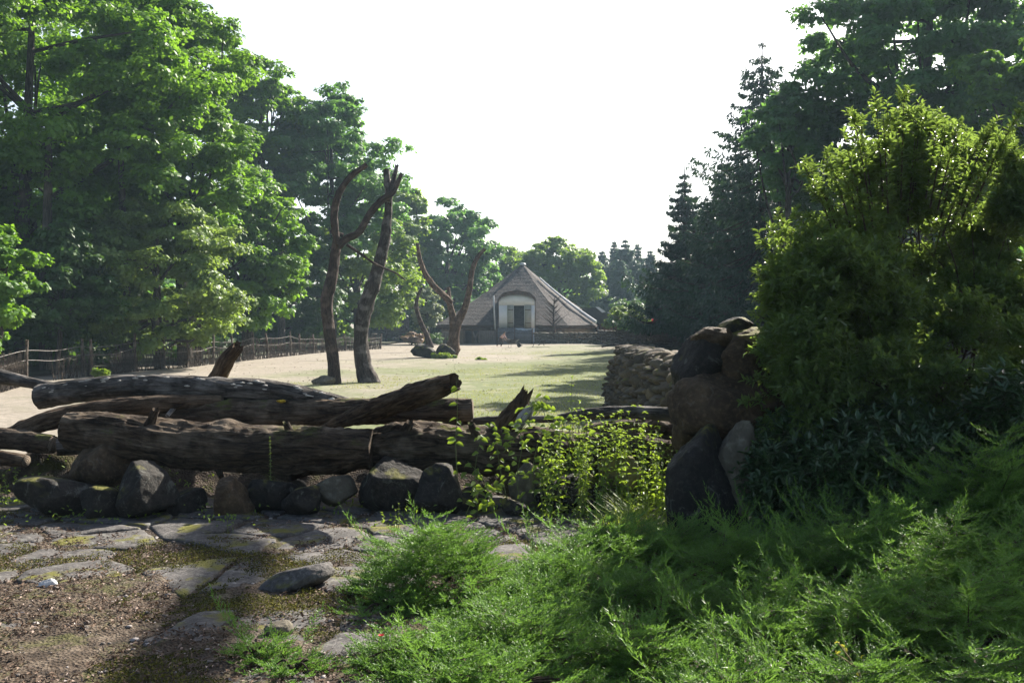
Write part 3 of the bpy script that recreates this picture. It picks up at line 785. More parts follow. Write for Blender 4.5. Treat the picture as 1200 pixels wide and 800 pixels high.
dead_tree('small curved dead trunk leaning left of the forked one', (505, 407), 74, [
 ('trunk', c4([(182, 512), (160, 450), (130, 385), (112, 320), (118, 270), (138, 228)]), [3.4, 3.0, 2.6, 2.2, 1.9, 1.4], .1, 0)], 'bark_dead', 231)
def paddock_rock(px, py, hw, hh, D, lab, mt, sd, rt=(0, 0, 0)):
    c = P(px, py, D); me = rock_mesh('paddock_rock', c, (hw * D / FPX * 1.1, hw * D / FPX * .8, hh * D / FPX * 1.1), rt, sd, 4, .08)
    put('paddock_rock', me, mat=MAT[mt], label=lab, cat='rock', group='rocks at the feet of the dead trees', loc=c)
paddock_rock(496, 412, 14.5, 7.5, 63, 'left grey rock in front of the forked dead tree', 'rock', 301, (0, .25, 0))
paddock_rock(521, 411, 11.5, 7.5, 63, 'right grey rock sloping down beside the forked dead tree', 'rock', 302, (0, .3, 0))
paddock_rock(381, 446, 9, 6, 36.2, 'grey block at the foot of the reddish dead trunk', 'rock_pale', 303)
paddock_rock(371, 447, 5, 4, 36.6, 'smaller stone beside the grey block at the reddish dead trunk', 'rock_pale', 304)

# ------------------------------------------------------------------ thatched barn
def thatch_material():
    m, nt = M_new('thatch'); b = NB(nt); g = b.n('ShaderNodeNewGeometry'); v = g.outputs['Position']
    vs_ = b.mapping(v, (3.2, 3.2, .9)); n1 = b.noise(vs_, 1.6, 8, .7, .3); n2 = b.noise(v, .5, 4)
    w = b.n('ShaderNodeTexWave', wave_type='BANDS', bands_direction='Z'); b.l(v, w.inputs[0]); w.inputs['Scale'].default_value = .75
    w.inputs['Distortion'].default_value = 3.0; w.inputs['Detail'].default_value = 3
    w.inputs['Detail Scale'].default_value = 2.5
    col = b.ramp(n1, [(.32, (.034, .030, .029)), (.5, (.085, .075, .070)), (.68, (.165, .148, .138))])
    col = b.mix(b.math('MULTIPLY', b.step(w.outputs['Fac'], .3, .9), .15), col, (.09, .075, .07))
    col = b.mix(b.math('MULTIPLY', b.step(n2, .5, .7), .35), col, (.12, .105, .10)); n3 = b.noise(v, 1.7, 6, .75, .4); col = b.mix(b.math('MULTIPLY', b.step(n3, .5, .58), .5), col, (.045, .04, .042))
    b.out(col, .95, b.bump(b.math('ADD', n1, b.math('MULTIPLY', w.outputs['Fac'], .2)), 1.0, .12), .15); return m
MAT['thatch'] = thatch_material()
MAT['thatch_rim'] = m_plain('thatch_edge', (.07, .043, .03), .95, .35, 6, .6)
MAT['whitewash'] = m_plain('whitewash', (.82, .83, .86), .85, .06, 2, 0)
MAT['render_beige'] = m_plain('beige_wall', (.26, .20, .15), .9, .25, 1.5, .3)
MAT['brick'] = m_plain('brick', (.26, .13, .09), .9, .3, 5, .4)
MAT['planks'] = m_planks('grey_planks', (.11, .11, .118)); MAT['planks_warm'] = m_planks('brown_planks', (.17, .14, .12))
MAT['planks_h'] = m_planks('dark_planks', (.13, .12, .115), vertical=False)
MAT['door'] = m_plain('cream_door', (.36, .35, .30), .6, .08, 3, .1)
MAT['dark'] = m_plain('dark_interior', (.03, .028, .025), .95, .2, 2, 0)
MAT['timber'] = m_planks('dark_timber', (.13, .085, .06)); MAT['lead'] = m_plain('pale_flashing', (.62, .62, .63), .5, .1, 3, .1)
def barn():
    t = thing('thatched_barn', 'large hipped thatched barn with white arched entrance at the far end of the paddock', 'barn', (0.5, 106, 0))
    E = [(-5.4, 100), (6.0, 100), (9.2, 103.5), (12, 118), (-9.6, 119), (-8.4, 103.8)]; ap = np.array([1.2, 110, 9.05]); ze = 1.95
    A = Acc(); n = 22
    for i in range(6):
        a, c = np.array(E[i]), np.array(E[(i + 1) % 6]); m = 26; V = []
        for r in range(n + 1):
            s = r / n
            for j in range(m + 1):
                q = a + (c - a) * j / m; z = ze + (ap[2] - ze) * s - .35 * math.sin(math.pi * s) * (1 if i else .8)
                x, y = q * (1 - s) + ap[:2] * s; V.append([x, y, z])
        V = np.array(V); V[:, 2] += .10 * fbm(V * .45, 3, 61) + .05 * fbm(V * 2, 2, 62)
        Q = [[r * (m + 1) + j, r * (m + 1) + j + 1, (r + 1) * (m + 1) + j + 1, (r + 1) * (m + 1) + j] for r in range(n) for j in range(m)]
        A.add(V, quads=Q)
    put('roof', A.mesh('roof', True), t, MAT['thatch'])
    R = Acc()   # thick ragged eave under the thatch
    for i in range(6):
        a, c = np.array(E[i]), np.array(E[(i + 1) % 6]); m = 40; ctr = np.array([1, 109.])
        V = []
        for j in range(m + 1):
            q = a + (c - a) * j / m; d = (ctr - q) / np.linalg.norm(ctr - q); jz = .05 * math.sin(j * 7.3 + i) + .03 * math.sin(j * 17.7)
            V += [[*q, ze - .01], [*(q + d * .02), ze - .36 + jz], [*(q + d * 1.0), ze - .34]]
        Q = []
        for j in range(m): k = j * 3; Q += [[k, k + 3, k + 4, k + 1], [k + 1, k + 4, k + 5, k + 2]]
        R.add(V, quads=Q)
    ro = put('eave', R.mesh('eave'), t, MAT['thatch_rim'])
    W = Acc(); ctr = np.array([1, 109.]); I = [np.array(e) + (ctr - np.array(e)) / np.linalg.norm(ctr - np.array(e)) * .75 for e in E]
    for i in range(6):
        a, c = I[i], I[(i + 1) % 6]; W.add([[*a, 0], [*c, 0], [*c, ze - .3], [*a, ze - .3]], quads=[[0, 1, 2, 3]])
    put('wall', W.mesh('wall'), t, MAT['render_beige'])
    # hip flashing and ridge cap
    c3 = np.array([9.2, 103.5, ze + .1]); F = Acc()
    pts = [ap * (1 - s) + c3 * s + np.array([0.05, -.05, .22 - .32 * math.sin(math.pi * (1 - s))]) for s in (.24, .4, .6, .8, 1.0)]
    tube(F, pts, [.09, .11, .13, .16, .2], 20, 8, .1, 1, 3); put('hip_flashing', F.mesh('hip_flashing', True), t, MAT['lead'])
    F = Acc(); p_, f_ = rock_arr(5, 3, 10, .1); F.add(p_ * [.34, .34, .2] + ap + [0, 0, -.05], tris=f_); put('ridge_cap', F.mesh('ridge_cap', True), t, MAT['lead'])
    # arched entrance
    xc, hw, zs, rise, yf = .5, 1.9, 4.5, .72, 99.5
    top = lambda x: zs + rise * math.sqrt(max(0, 1 - ((x - xc) / hw) ** 2))
    dx0, dx1, dz0, dz1 = .2, 1.3, 1.65, 4.05
    W = Acc(); X = sorted(set(list(np.linspace(xc - hw, xc + hw, 41)) + [dx0, dx1]))
    for a, c in zip(X[:-1], X[1:]):
        m = (a + c) / 2
        segs = [(0, dz0), (dz0, dz1), (dz1, None)] if not (dx0 < m < dx1) else [(0, dz0), (dz1, None)]
        for z0, z1 in segs:
            ta, tc_ = (top(a), top(c)) if z1 is None else (z1, z1)
            v = [[a, yf, z0], [c, yf, z0], [c, yf, tc_], [a, yf, ta], [a, yf + .3, z0], [c, yf + .3, z0], [c, yf + .3, tc_], [a, yf + .3, ta]]
            q = [[0, 1, 2, 3], [5, 4, 7, 6], [3, 2, 6, 7]]
            if z0 or z1: q.append([0, 4, 5, 1] if z0 else [3, 2, 6, 7])
            if abs(a - dx1) < 1e-6 or a == X[0]: q.append([0, 3, 7, 4])
            if abs(c - dx0) < 1e-6 or c == X[-1]: q.append([1, 5, 6, 2])
            if z1 is not None or z0: pass
            W.add(v, quads=q)
    W.box(dx0 - .3, dx0, yf, yf + .3, dz0, dz1) if False else None
    put('arched_wall', W.mesh('arched_wall'), t, MAT['whitewash'])
    K = Acc(); K.box(dx0 - .5, dx0 - .02, yf + .31, yf + 4, dz0 - .5, dz1 + .3); K.box(dx1 + .02, dx1 + .5, yf + .31, yf + 4, dz0 - .5, dz1 + .3)
    K.box(dx0 - .02, dx1 + .02, yf + 3.6, yf + 4, dz0 - .5, dz1 + .3); K.box(dx0 - .02, dx1 + .02, yf + .31, yf + 3.6, dz1 + .05, dz1 + .3)
    put('doorway', K.mesh('doorway'), t, MAT['dark'])
    # barrel of thatch over the arch
    B = Acc(); ths = np.linspace(0, math.pi, 33); V = []; ys = np.linspace(0, 6.4, 14)
    for k, yy in enumerate(ys):
        for th in ths: V.append([xc + (hw + .05) * math.cos(th), yf - .25 + yy, zs + (rise + .02) * math.sin(th)])
    for k, yy in enumerate(ys):
        for th in ths: V.append([xc + (hw + .16) * math.cos(th), yf - .25 + yy, zs + (rise + .42) * math.sin(th) + .04 * math.sin(th * 9 + k) - .03 * yy])
    n = len(ths); q = []; o = len(ys) * n
    for k in range(len(ys) - 1):
        for j in range(n - 1):
            q.append([k * n + j, k * n + j + 1, (k + 1) * n + j + 1, (k + 1) * n + j]); q.append([o + k * n + j + 1, o + k * n + j, o + (k + 1) * n + j, o + (k + 1) * n + j + 1])
    B.add(V, quads=q); bo = put('arch_roof', B.mesh('arch_roof', True), t, MAT['thatch'])
    Rm = Acc(); q = [[j, o_ + j, o_ + j + 1, j + 1] for o_ in (n,) for j in range(n - 1)]
    Rm.add([[xc + (hw - .02) * math.cos(th), yf - .27, zs + (rise - .02) * math.sin(th)] for th in ths] + [[xc + (hw + .16) * math.cos(th), yf - .27, zs + (rise + .40) * math.sin(th)] for th in ths], quads=q)
    put('arch_rim', Rm.mesh('arch_rim'), t, MAT['thatch_rim'])
    for s in (-1, 1):
        C = Acc(); xa = xc + s * (hw + .06); C.box(xa - .05, xa + .05, yf + .02, yf + 6, 0, zs + .1); put('arch_cheek', C.mesh('arch_cheek'), t, MAT['thatch_rim'])
    Mx = Matrix.Translation((xc - hw - .12, yf - .34, 0)) @ Matrix.Rotation(-.045, 4, 'Y')
    C = Acc(); C.box(-.28, -.12, -.04, .04, 1.2, 5.1, Mx); put('barge_board', C.mesh('barge_board'), t, MAT['lead'])
    for (a, c) in ((-.5, dx0 - .03), (dx1 + .03, 2.05)):
        D = Acc(); D.box(a, c, yf - .09, yf - .03, dz0, dz1 + .02); do = put('door', D.mesh('door'), t, MAT['door'])
        for zz in (dz0 + .5, dz1 - .5): H = Acc(); H.box(a + .05, c - .05, yf - .12, yf - .095, zz, zz + .08); put('hinge', H.mesh('hinge'), do, MAT['timber'])
    # timber posts; solid dark boxes paint the shade of stall openings, left eave
    for x in (-5.1, -4.2, -3.1, -2.2, -1.8, 2.75, 3.9, 5.2): T = Acc(); T.box(x - .09, x + .09, 99.98, 100.16, 0, ze - .3); put('timber_post', T.mesh('timber_post'), t, MAT['timber'])
    for xa, xb in ((-5.2, -1.9), (2.7, 5.6)): T = Acc(); T.box(xa, xb, 99.90, 99.97, 1.42, 1.55); put('timber_rail', T.mesh('timber_rail'), t, MAT['timber'])
    for x0, x1 in ((-5.0, -4.3), (-4.1, -3.2)):
        o_ = Acc(); o_.box(x0, x1, 100.2, 100.5, .05, 1.38); put('stall_shade_box', o_.mesh('stall_shade_box'), t, MAT['dark'])
    # rear right wing with pale roof edges
    V = Acc(); V.box(9.9, 12.1, 108, 114, 0, 2.2); put('side_wing', V.mesh('side_wing'), t, MAT['brick'])
    V = Acc(); V.add([[9.2, 107.5, 2.5], [12.5, 107.5, 2.1], [12.5, 114.5, 2.1], [9.2, 114.5, 3.3], [9.0, 108.5, 4.1], [9.0, 114.5, 4.1]], quads=[[4, 0, 1, 1], [0, 1, 2, 3]][1:]); 
    V.add([[8.0, 107.2, 3.9], [9.6, 107.2, 3.9], [12.4, 107.2, 2.15], [12.4, 114, 2.15], [9.6, 114, 3.9], [8.0, 114, 3.9]], quads=[[0, 1, 4, 5], [1, 2, 3, 4]]); V.add([[8.0, 107.2, 3.8], [9.6, 107.2, 3.8], [12.4, 107.2, 2.0], [8, 107.2, 2.0]], quads=[[0, 1, 2, 3]])
    put('wing_roof', V.mesh('wing_roof'), t, MAT['dark'])
    V = Acc(); V.add([[9.5, 107.1, 4.0], [9.9, 107.1, 4.0], [10.7, 107.1, 3.45], [10.3, 107.1, 3.35]], quads=[[0, 3, 2, 1]]); V.box(10.9, 12.3, 106.95, 107.15, 3.3, 3.42)
    put('wing_flashing', V.mesh('wing_flashing'), t, MAT['lead'])
barn()
def fence_panel(name, label, x0, x1, y, h, mat, pw=.14, dip=0.0, cat='fence', group=None):
    t = thing(name, label, cat, ((x0 + x1) / 2, y, 0), group); rs = np.random.RandomState(int(abs(x0) * 10)); A = Acc(); x = x0
    while x < x1 - .02:
        w = min(pw, x1 - x); u = (x - x0) / (x1 - x0) * 2 - 1
        A.box(x + .006, x + w - .006, y, y + .03, .02, h - dip * (1 - u * u) + rs.uniform(-.04, .04)); x += w
    put('palings', A.mesh('palings'), t, MAT[mat]); R = Acc(); R.box(x0, x1, y + .032, y + .08, .25, .36); R.box(x0, x1, y + .032, y + .08, h * .68, h * .68 + .1)
    put('rail', R.mesh('rail'), t, MAT['timber'])
    for xx in (x0, x1): Q = Acc(); Q.box(xx - .06, xx + .06, y + .082, y + .2, 0, h + .05); put('post', Q.mesh('post'), t, MAT['timber'])
fence_panel('paling_gate', 'tall grey paling gate closing the foot of the white arch', -1.5, .25, 98.6, 1.68, 'planks', .12, -.05, 'gate')
fence_panel('paling_gate', 'shorter dark paling gate in front of the doorway, right half of the arch', .3, 2.15, 98.62, 1.55, 'planks', .12, .12, 'gate')
fence_panel('plank_fence', 'light brown plank fence left of the white arch', -3.5, -1.7, 98.7, 1.4, 'planks_warm', .2)
fence_panel('plank_fence', 'small weathered plank hurdle under the left eave', -7.4, -5.8, 99.2, 1.25, 'planks_warm', .2)
# leaning boards beside the fence
for i, (x, a) in enumerate(((-4.0, .35), (-3.7, -.3))):
    A = Acc(); A.box(-.09, .09, 0, .05, 0, 1.3, Matrix.Translation((x, 98.6, .02)) @ Matrix.Rotation(a, 4, 'Y')); put('leaning_board', A.mesh('leaning_board'), mat=MAT['planks_warm'],
        label=('board leaning right against the barn stalls', 'board leaning left against the barn stalls')[i], cat='board', loc=(x, 98.6, 0))
# far low walls
def low_wall(label, pts, h, th, mat, seed, name='low_stone_wall'):
    A = Acc(); rs = np.random.RandomState(seed)
    for (x0, y0), (x1, y1) in zip(pts[:-1], pts[1:]):
        L = math.hypot(x1 - x0, y1 - y0); z = 0; ang = math.atan2(y1 - y0, x1 - x0); R = np.array([[math.cos(ang), -math.sin(ang), 0], [math.sin(ang), math.cos(ang), 0], [0, 0, 1]])
        while z < h:
            hh = .24; s = rs.uniform(0, .2)
            while s < L:
                w = rs.uniform(.35, .75); p, f = rock_arr(rs.randint(9999), 2, 8, .12)
                A.add((p * [w * .56, th / 2, hh * .58]) @ R.T + [x0 + (x1 - x0) * (s + w / 2) / L, y0 + (y1 - y0) * (s + w / 2) / L, z + hh / 2], tris=f); s += w
            z += hh
    loc = (*pts[0], 0); put(name, A.mesh(name, True), mat=MAT[mat], label=label, cat='wall', loc=loc)
low_wall('low grey stone wall in front of the right half of the barn', [(2.25, 98.9), (8.8, 98.9)], 1.15, .4, 'rock_pale', 71)
MAT['darkstone'] = m_rock('dark_stone', [(.05, .045, .04), (.10, .085, .075), (.15, .13, .12)], 1, .1, .2, .5)
low_wall('dark stone wall holding back the grass bank at the far right of the paddock', [(8.9, 98.7), (13.6, 85), (19.3, 70), (24.2, 50)], 1.25, .5, 'darkstone', 72)
# ------------------------------------------------------------------ wooden shelter far left of the barn
def shelter():
    t = thing('wooden_shelter', 'dark open wooden shelter with slatted wall behind the tall dead trunks', 'shelter', (-13.5, 106, 0))
    A = Acc()
    for z in np.arange(.5, 2.8, .24): A.box(-16.2, -11.6, 106, 106.04, z, z + .2)
    put('slatted_wall', A.mesh('slatted_wall'), t, MAT['planks_h'])
    for x in (-16.2, -14.2, -12.0, -10.4): 
        A = Acc(); A.box(x - .09, x + .09, 105.8, 105.98, 0, 3.75); put('post', A.mesh('post'), t, MAT['planks_h'])
    A = Acc(); A.box(-16.6, -10.1, 105.75, 105.95, 3.76, 3.95); A.box(-16.6, -11.2, 105.9, 108.5, 2.95, 3.05); put('roof', A.mesh('roof'), t, MAT['planks_h'])
shelter()
# ------------------------------------------------------------------ rustic fence on the left
def rustic_fence():
    t = thing('rustic_fence', 'long rustic fence of crooked posts, two wires and brushwood along the left wood', 'fence', (-17, 50, 0))
    PX = [(-60, 476, 412), (30, 451, 399), (98, 441, 397), (107, 441.5, 398), (158, 436, 391), (192, 433, 396), (219, 431, 398), (250, 427, 392), (272, 425, 394), (297, 421.5, 390), (313, 420, 391),
          (341, 417, 388), (352, 416, 391), (367, 414.5, 392), (385, 413, 392), (405, 411.5, 391), (424, 410.5, 392), (446, 409, 391)]
    rs = np.random.RandomState(8); tops = []
    for i, (px, yb, yt) in enumerate(PX):
        D = 2.5 * FPX / (yb - 375.); b = P(px, yb, D); h = (yb - yt) * D / FPX; b.z = -.1
        lean = rs.uniform(-.05, .05); A = Acc(); m = [b[:], (b.x + lean * .5 + rs.uniform(-.04, .04), b.y, h * .5), (b.x + lean * 2, b.y, h)]
        tube(A, m, [.085, .08, .06], 16, 9, .2, 5, 400 + i, True, .25, 0, .05); put('post', A.mesh('post', True), t, MAT['post']); tops.append((Vector(m[0]), Vector(m[1]), Vector(m[2]), h))
    MAT['wire'] = m_plain('fence_wire', (.24, .22, .20), .7, .1, 5, 0)
    for k, (fr_, sag) in enumerate(((.80, .06), (.60, .09))):
        pts = []
        for i, (a, m, c, h) in enumerate(tops):
            q = a.lerp(c, fr_); q.y -= .09; q.z += rs.uniform(-.05, .05); pts.append(q)
            if i < len(tops) - 1:
                q2 = tops[i + 1][0].lerp(tops[i + 1][2], fr_); mid = (q + q2) / 2; mid.z -= sag * min(1.5, (q2 - q).length / 4); mid.y -= .05; pts.append(mid)
        A = Acc(); tube(A, [p[:] for p in pts], [.011], 240, 5, 0, caps=False); put('wire', A.mesh('wire', True), t, MAT['wire'])
    # brushwood stuffed between the posts
    for i in range(len(tops) - 1):
        a, c = tops[i][0], tops[i + 1][0]; L = (c - a).length
        if i in (1, 2): n = 34
        else: n = int(L * 21)
        A = Acc()
        for j in range(n):
            u = rs.rand() if i > 3 else rs.uniform(.45, .9)
            p = a.lerp(c, u); h = rs.uniform(.7, 1.45); l0 = rs.uniform(-.35, .35)
            q = [(p.x + rs.uniform(-.1, .1), p.y + .1 + rs.uniform(-.1, .1), -.02), (p.x + l0 * .4 + rs.uniform(-.08, .08), p.y + .1, h * .5), (p.x + l0, p.y + .1 + rs.uniform(-.1, .1), h)]
            tube(A, q, [rs.uniform(.010, .024), .012, .005], 6, 4, 0, caps=False, seed=j)
        put('brushwood', A.mesh('brushwood'), t, MAT['post'])
rustic_fence()
# ------------------------------------------------------------------ people
def skin_body(name, V, Ed, R, parent, mat, sub=2):
    me = bpy.data.meshes.new(name); me.from_pydata([tuple(v) for v in V], Ed, []); o = bpy.data.objects.new(name, me); COL.objects.link(o)
    o.modifiers.new('Skin', 'SKIN')
    for i, r in enumerate(R): me.skin_vertices[0].data[i].radius = (r, r)
    me.skin_vertices[0].data[0].use_root = True
    s = o.modifiers.new('Sub', 'SUBSURF'); s.levels = sub; s.render_levels = sub
    me.materials.append(mat); o.parent = parent; ORG[o] = ORG[parent]; return o
def person(label, loc, rz, J, shirt, trousers, hairc, hat=None):
    t = thing('person', label, 'person', loc); t.rotation_euler = (0, 0, rz)
    nm = list(J); skin = m_plain('skin', (.42, .26, .19), .6, .05, 5, 0)
    order = ['pelvis', 'waist', 'chest', 'neck', 'head0', 'head', 'ls', 'le', 'lw', 'lh', 'rs', 're', 'rw', 'rh', 'lhip', 'lk', 'la', 'lt', 'rhip', 'rk', 'ra', 'rt']
    rad = dict(pelvis=.13, waist=.115, chest=.13, neck=.05, head0=.075, head=.09, ls=.055, le=.042, lw=.03, lh=.035, rs=.055, re=.042, rw=.03, rh=.035, lhip=.085, lk=.06, la=.04, lt=.04, rhip=.085, rk=.06, ra=.04, rt=.04)
    V = [J[k] for k in order]; ix = {k: i for i, k in enumerate(order)}
    E_ = [('pelvis', 'waist'), ('waist', 'chest'), ('chest', 'neck'), ('neck', 'head0'), ('head0', 'head'), ('chest', 'ls'), ('ls', 'le'), ('le', 'lw'), ('lw', 'lh'), ('chest', 'rs'), ('rs', 're'), ('re', 'rw'), ('rw', 'rh'),
         ('pelvis', 'lhip'), ('lhip', 'lk'), ('lk', 'la'), ('la', 'lt'), ('pelvis', 'rhip'), ('rhip', 'rk'), ('rk', 'ra'), ('ra', 'rt')]
    skin_body('body', V, [(ix[a], ix[c]) for a, c in E_], [rad[k] for k in order], t, skin)
    def sub(name, keys, edges, grow, mat):
        id_ = {k: i for i, k in enumerate(keys)}; skin_body(name, [J[k] for k in keys], [(id_[a], id_[c]) for a, c in edges], [rad[k] + grow for k in keys], t, mat)
    sub('shirt', ['waist', 'pelvis', 'chest', 'ls', 'le', 'rs', 're'], [('waist', 'pelvis'), ('waist', 'chest'), ('chest', 'ls'), ('ls', 'le'), ('chest', 'rs'), ('rs', 're')], .02, m_plain('shirt', shirt, .85, .1, 6, .1))
    sub('trousers', ['pelvis', 'lhip', 'lk', 'la', 'rhip', 'rk', 'ra'], [('pelvis', 'lhip'), ('lhip', 'lk'), ('lk', 'la'), ('pelvis', 'rhip'), ('rhip', 'rk'), ('rk', 'ra')], .018, m_plain('trousers', trousers, .85, .1, 6, .1))
    h = Vector(J['head']); p, f = rock_arr(3, 3, 30, .03); A = Acc(); A.add(p[:, :] * [.098, .105, .075] + np.array([h.x, h.y + .012, h.z + .045]), tris=f)
    me = A.mesh('hair', True); o = bpy.data.objects.new('hair', me); COL.objects.link(o); me.materials.append(m_plain('hair', hairc, .7, .2, 20, 0)); o.parent = t; ORG[o] = ORG[t]
    return t
STAND = dict(pelvis=(0, 0, .92), waist=(0, 0, 1.08), chest=(0, .01, 1.32), neck=(0, 0, 1.47), head0=(0, -.01, 1.54), head=(0, -.02, 1.62), ls=(.17, .01, 1.40), le=(.24, .03, 1.13), lw=(.25, -.05, .90), lh=(.25, -.08, .82),
    rs=(-.17, .01, 1.40), re=(-.23, .03, 1.13), rw=(-.22, -.10, .93), rh=(-.21, -.14, .86), lhip=(.10, 0, .84), lk=(.11, -.02, .48), la=(.12, .02, .09), lt=(.13, -.12, .04), rhip=(-.10, 0, .84), rk=(-.11, -.02, .48), ra=(-.12, .02, .09), rt=(-.13, -.12, .04))
PUSH = dict(pelvis=(0, 0, .82), waist=(-.05, -.10, .93), chest=(-.06, -.26, 1.08), neck=(-.06, -.36, 1.20), head0=(-.06, -.40, 1.25), head=(-.06, -.45, 1.31), ls=(.11, -.28, 1.12), le=(.16, -.42, .88), lw=(.22, -.56, .68), lh=(.22, -.62, .63),
    rs=(-.23, -.28, 1.12), re=(-.26, -.44, .88), rw=(-.22, -.56, .68), rh=(-.22, -.62, .63), lhip=(.10, 0, .76), lk=(.12, -.16, .44), la=(.12, .10, .09), lt=(.12, -.03, .04), rhip=(-.10, 0, .76), rk=(-.12, .12, .45), ra=(-.12, .38, .12), rt=(-.12, .27, .04))
g = G(587, 406.5)
person('stooping keeper in a pale pink top and dark trousers pushing a wheelbarrow', (g.x, g.y, .0), math.radians(60), PUSH, (.62, .42, .40), (.06, .05, .05), (.06, .04, .03))
def barrow():
    q = Vector((g.x, g.y, 0)); t = thing('wheelbarrow', 'dark wheelbarrow held by the stooping keeper near the barn', 'wheelbarrow', q); t.rotation_euler = (0, 0, math.radians(60))
    md = m_plain('barrow_metal', (.04, .045, .05), .5, .1, 5, 0); A = Acc()
    v = [[-.2, -1.0, .42], [.2, -1.0, .42], [.2, -1.5, .36], [-.2, -1.5, .36], [-.34, -.85, .72], [.34, -.85, .72], [.34, -1.8, .72], [-.34, -1.8, .72]]
    A.add(v, quads=[[0, 1, 2, 3], [0, 4, 5, 1], [1, 5, 6, 2], [2, 6, 7, 3], [3, 7, 4, 0]])
    def lp(name, A, m):
        me = A.mesh(name, True); me.materials.append(m); o = bpy.data.objects.new(name, me); COL.objects.link(o); o.parent = t; ORG[o] = ORG[t]
    lp('tray', A, md)
    for s in (-1, 1):
        A = Acc(); tube(A, [(s * .22, -.58, .66), (s * .2, -1.0, .40), (s * .1, -1.7, .28), (s * .05, -1.95, .20)], [.018], 16, 8); lp('handle', A, m_plain('barrow_handle', (.2, .15, .1)))
        A = Acc(); tube(A, [(s * .2, -1.0, .40), (s * .22, -.95, .0)], [.015], 6, 6); lp('leg', A, md)
    A = Acc(); th = np.linspace(0, 6.283, 19)[:-1]; tube(A, [(-.05, -1.95, .2), (.05, -1.95, .2)], [.2, .2], 4, 18); lp('wheel', A, m_plain('tyre', (.02, .02, .02)))
barrow()
z = gh1(17.7, 80)
person('visitor in a light blue top walking on the grass bank under the dark spruces', (17.7, 80, z + .12), math.radians(200), STAND, (.42, .58, .72), (.07, .08, .12), (.05, .035, .03))
person('visitor in dark blue clothes standing among the red azaleas', (14.6, 97.5, gh1(14.6, 97.5) + .1), math.radians(20), STAND, (.05, .07, .16), (.05, .05, .08), (.05, .035, .03))
t = thing('information_post', 'upright pale grey information panel on the grass bank beneath the spruces', 'sign', (15.7, 88, 1.05))
A = Acc(); A.box(15.4, 16.0, 88, 88.08, 1.45, 2.95); put('panel', A.mesh('panel'), t, m_plain('panel_grey', (.36, .40, .44), .7, .12, 3, .1))
for x in (15.32, 16.08): A = Acc(); A.box(x - .06, x + .06, 87.98, 88.1, .95, 3.0); put('post', A.mesh('post'), t, MAT['planks'])

# ------------------------------------------------------------------ foliage materials
MAT['oak'] = m_leaf('oak_leaves', (.035, .11, .018), (.12, .235, .03), .44)
MAT['maple'] = m_leaf('maple_leaves', (.038, .115, .022), (.12, .23, .035), .44)
MAT['beech'] = m_leaf('hornbeam_leaves', (.075, .135, .04), (.17, .25, .075), .38)
MAT['far_leaf'] = m_leaf('far_leaves', (.07, .14, .03), (.16, .25, .05), .44)
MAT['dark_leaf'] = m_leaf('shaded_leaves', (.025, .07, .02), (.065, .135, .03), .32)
MAT['blue_leaf'] = m_leaf('bluish_leaves', (.035, .11, .045), (.10, .215, .07), .42)
MAT['willow'] = m_leaf('willow_leaves', (.13, .17, .11), (.22, .27, .17), .3)
MAT['spruce'] = m_leaf('spruce_needles', (.013, .036, .022), (.032, .072, .040), .16)
MAT['spruce2'] = m_leaf('hazed_spruce_needles', (.04, .08, .065), (.07, .125, .095), .2)  # distance haze put into the colour: paler and bluer than the near spruces
MAT['shrub'] = m_leaf('shrub_leaves', (.018, .055, .014), (.085, .15, .032), .43, rough=.36, spec=.5, tcol=(.32, .46, .07))
MAT['rhodo'] = m_leaf('glossy_leaves', (.018, .05, .018), (.05, .10, .028), .12, rough=.28, spec=.6)
MAT['juniper'] = m_leaf('juniper_needles', (.034, .10, .02), (.11, .225, .035), .34, tcol=(.24, .44, .06))
MAT['herb'] = m_leaf('nettle_leaves', (.06, .13, .025), (.17, .25, .045), .42)
MAT['dry'] = m_leaf('dry_stalks', (.16, .11, .085), (.30, .21, .17), .2)
MAT['paleherb'] = m_leaf('pale_grass', (.12, .20, .04), (.26, .34, .08), .4)
MAT['red'] = m_rndcol('red_flowers', [(0, (.45, .02, .02)), (1, (.62, .08, .09))], .6, .3)

def rdir(rs, n): return unit(rs.normal(size=(n, 3)))
def crown_leaves(A, rs, C, R, per, L, W, flat=.6, up=.55, sub=9, hang=0.0):
    """C (m,3) clump centres, R (m,) radii"""
    m = len(C); L = L * 1.3; W = W * 1.35; per = int(per * 1.15)
    # sub-clumps on the clump shells
    sc = np.repeat(C, sub, 0); sr = np.repeat(R, sub)
    d = rdir(rs, m * sub); d[:, 2] = d[:, 2] * .8 + .12; d = unit(d)
    S = sc + d * (sr * rs.uniform(.35, 1.0, m * sub))[:, None] * [1, 1, flat]
    tone = np.repeat(rs.rand(m), sub) * .35 + rs.rand(m * sub) * .3
    n = m * sub * per; pc = np.repeat(S, per, 0); pr = np.repeat(sr, per) * .42
    e = rdir(rs, n); e[:, 2] = np.where(rs.rand(n) < .6, np.abs(e[:, 2]), e[:, 2])
    pos = pc + e * (pr * rs.rand(n) ** .4)[:, None] * [1, 1, flat * .75]
    if hang: pos[:, 2] -= hang * rs.rand(n) ** 2 * pr
    dd = np.repeat(d, per, 0)
    N = unit(dd * .45 + e * .4 + np.array([0, 0, up]) + rdir(rs, n) * .6)
    D = unit(np.cross(N, rdir(rs, n))); D[:, 2] -= .15
    fr = np.clip(np.repeat(tone, per) + rs.rand(n) * .35, 0, 1)
    s = rs.uniform(.65, 1.3, n)
    leaf_arr(A, pos, D, N, L * s, W * s, fr=fr)
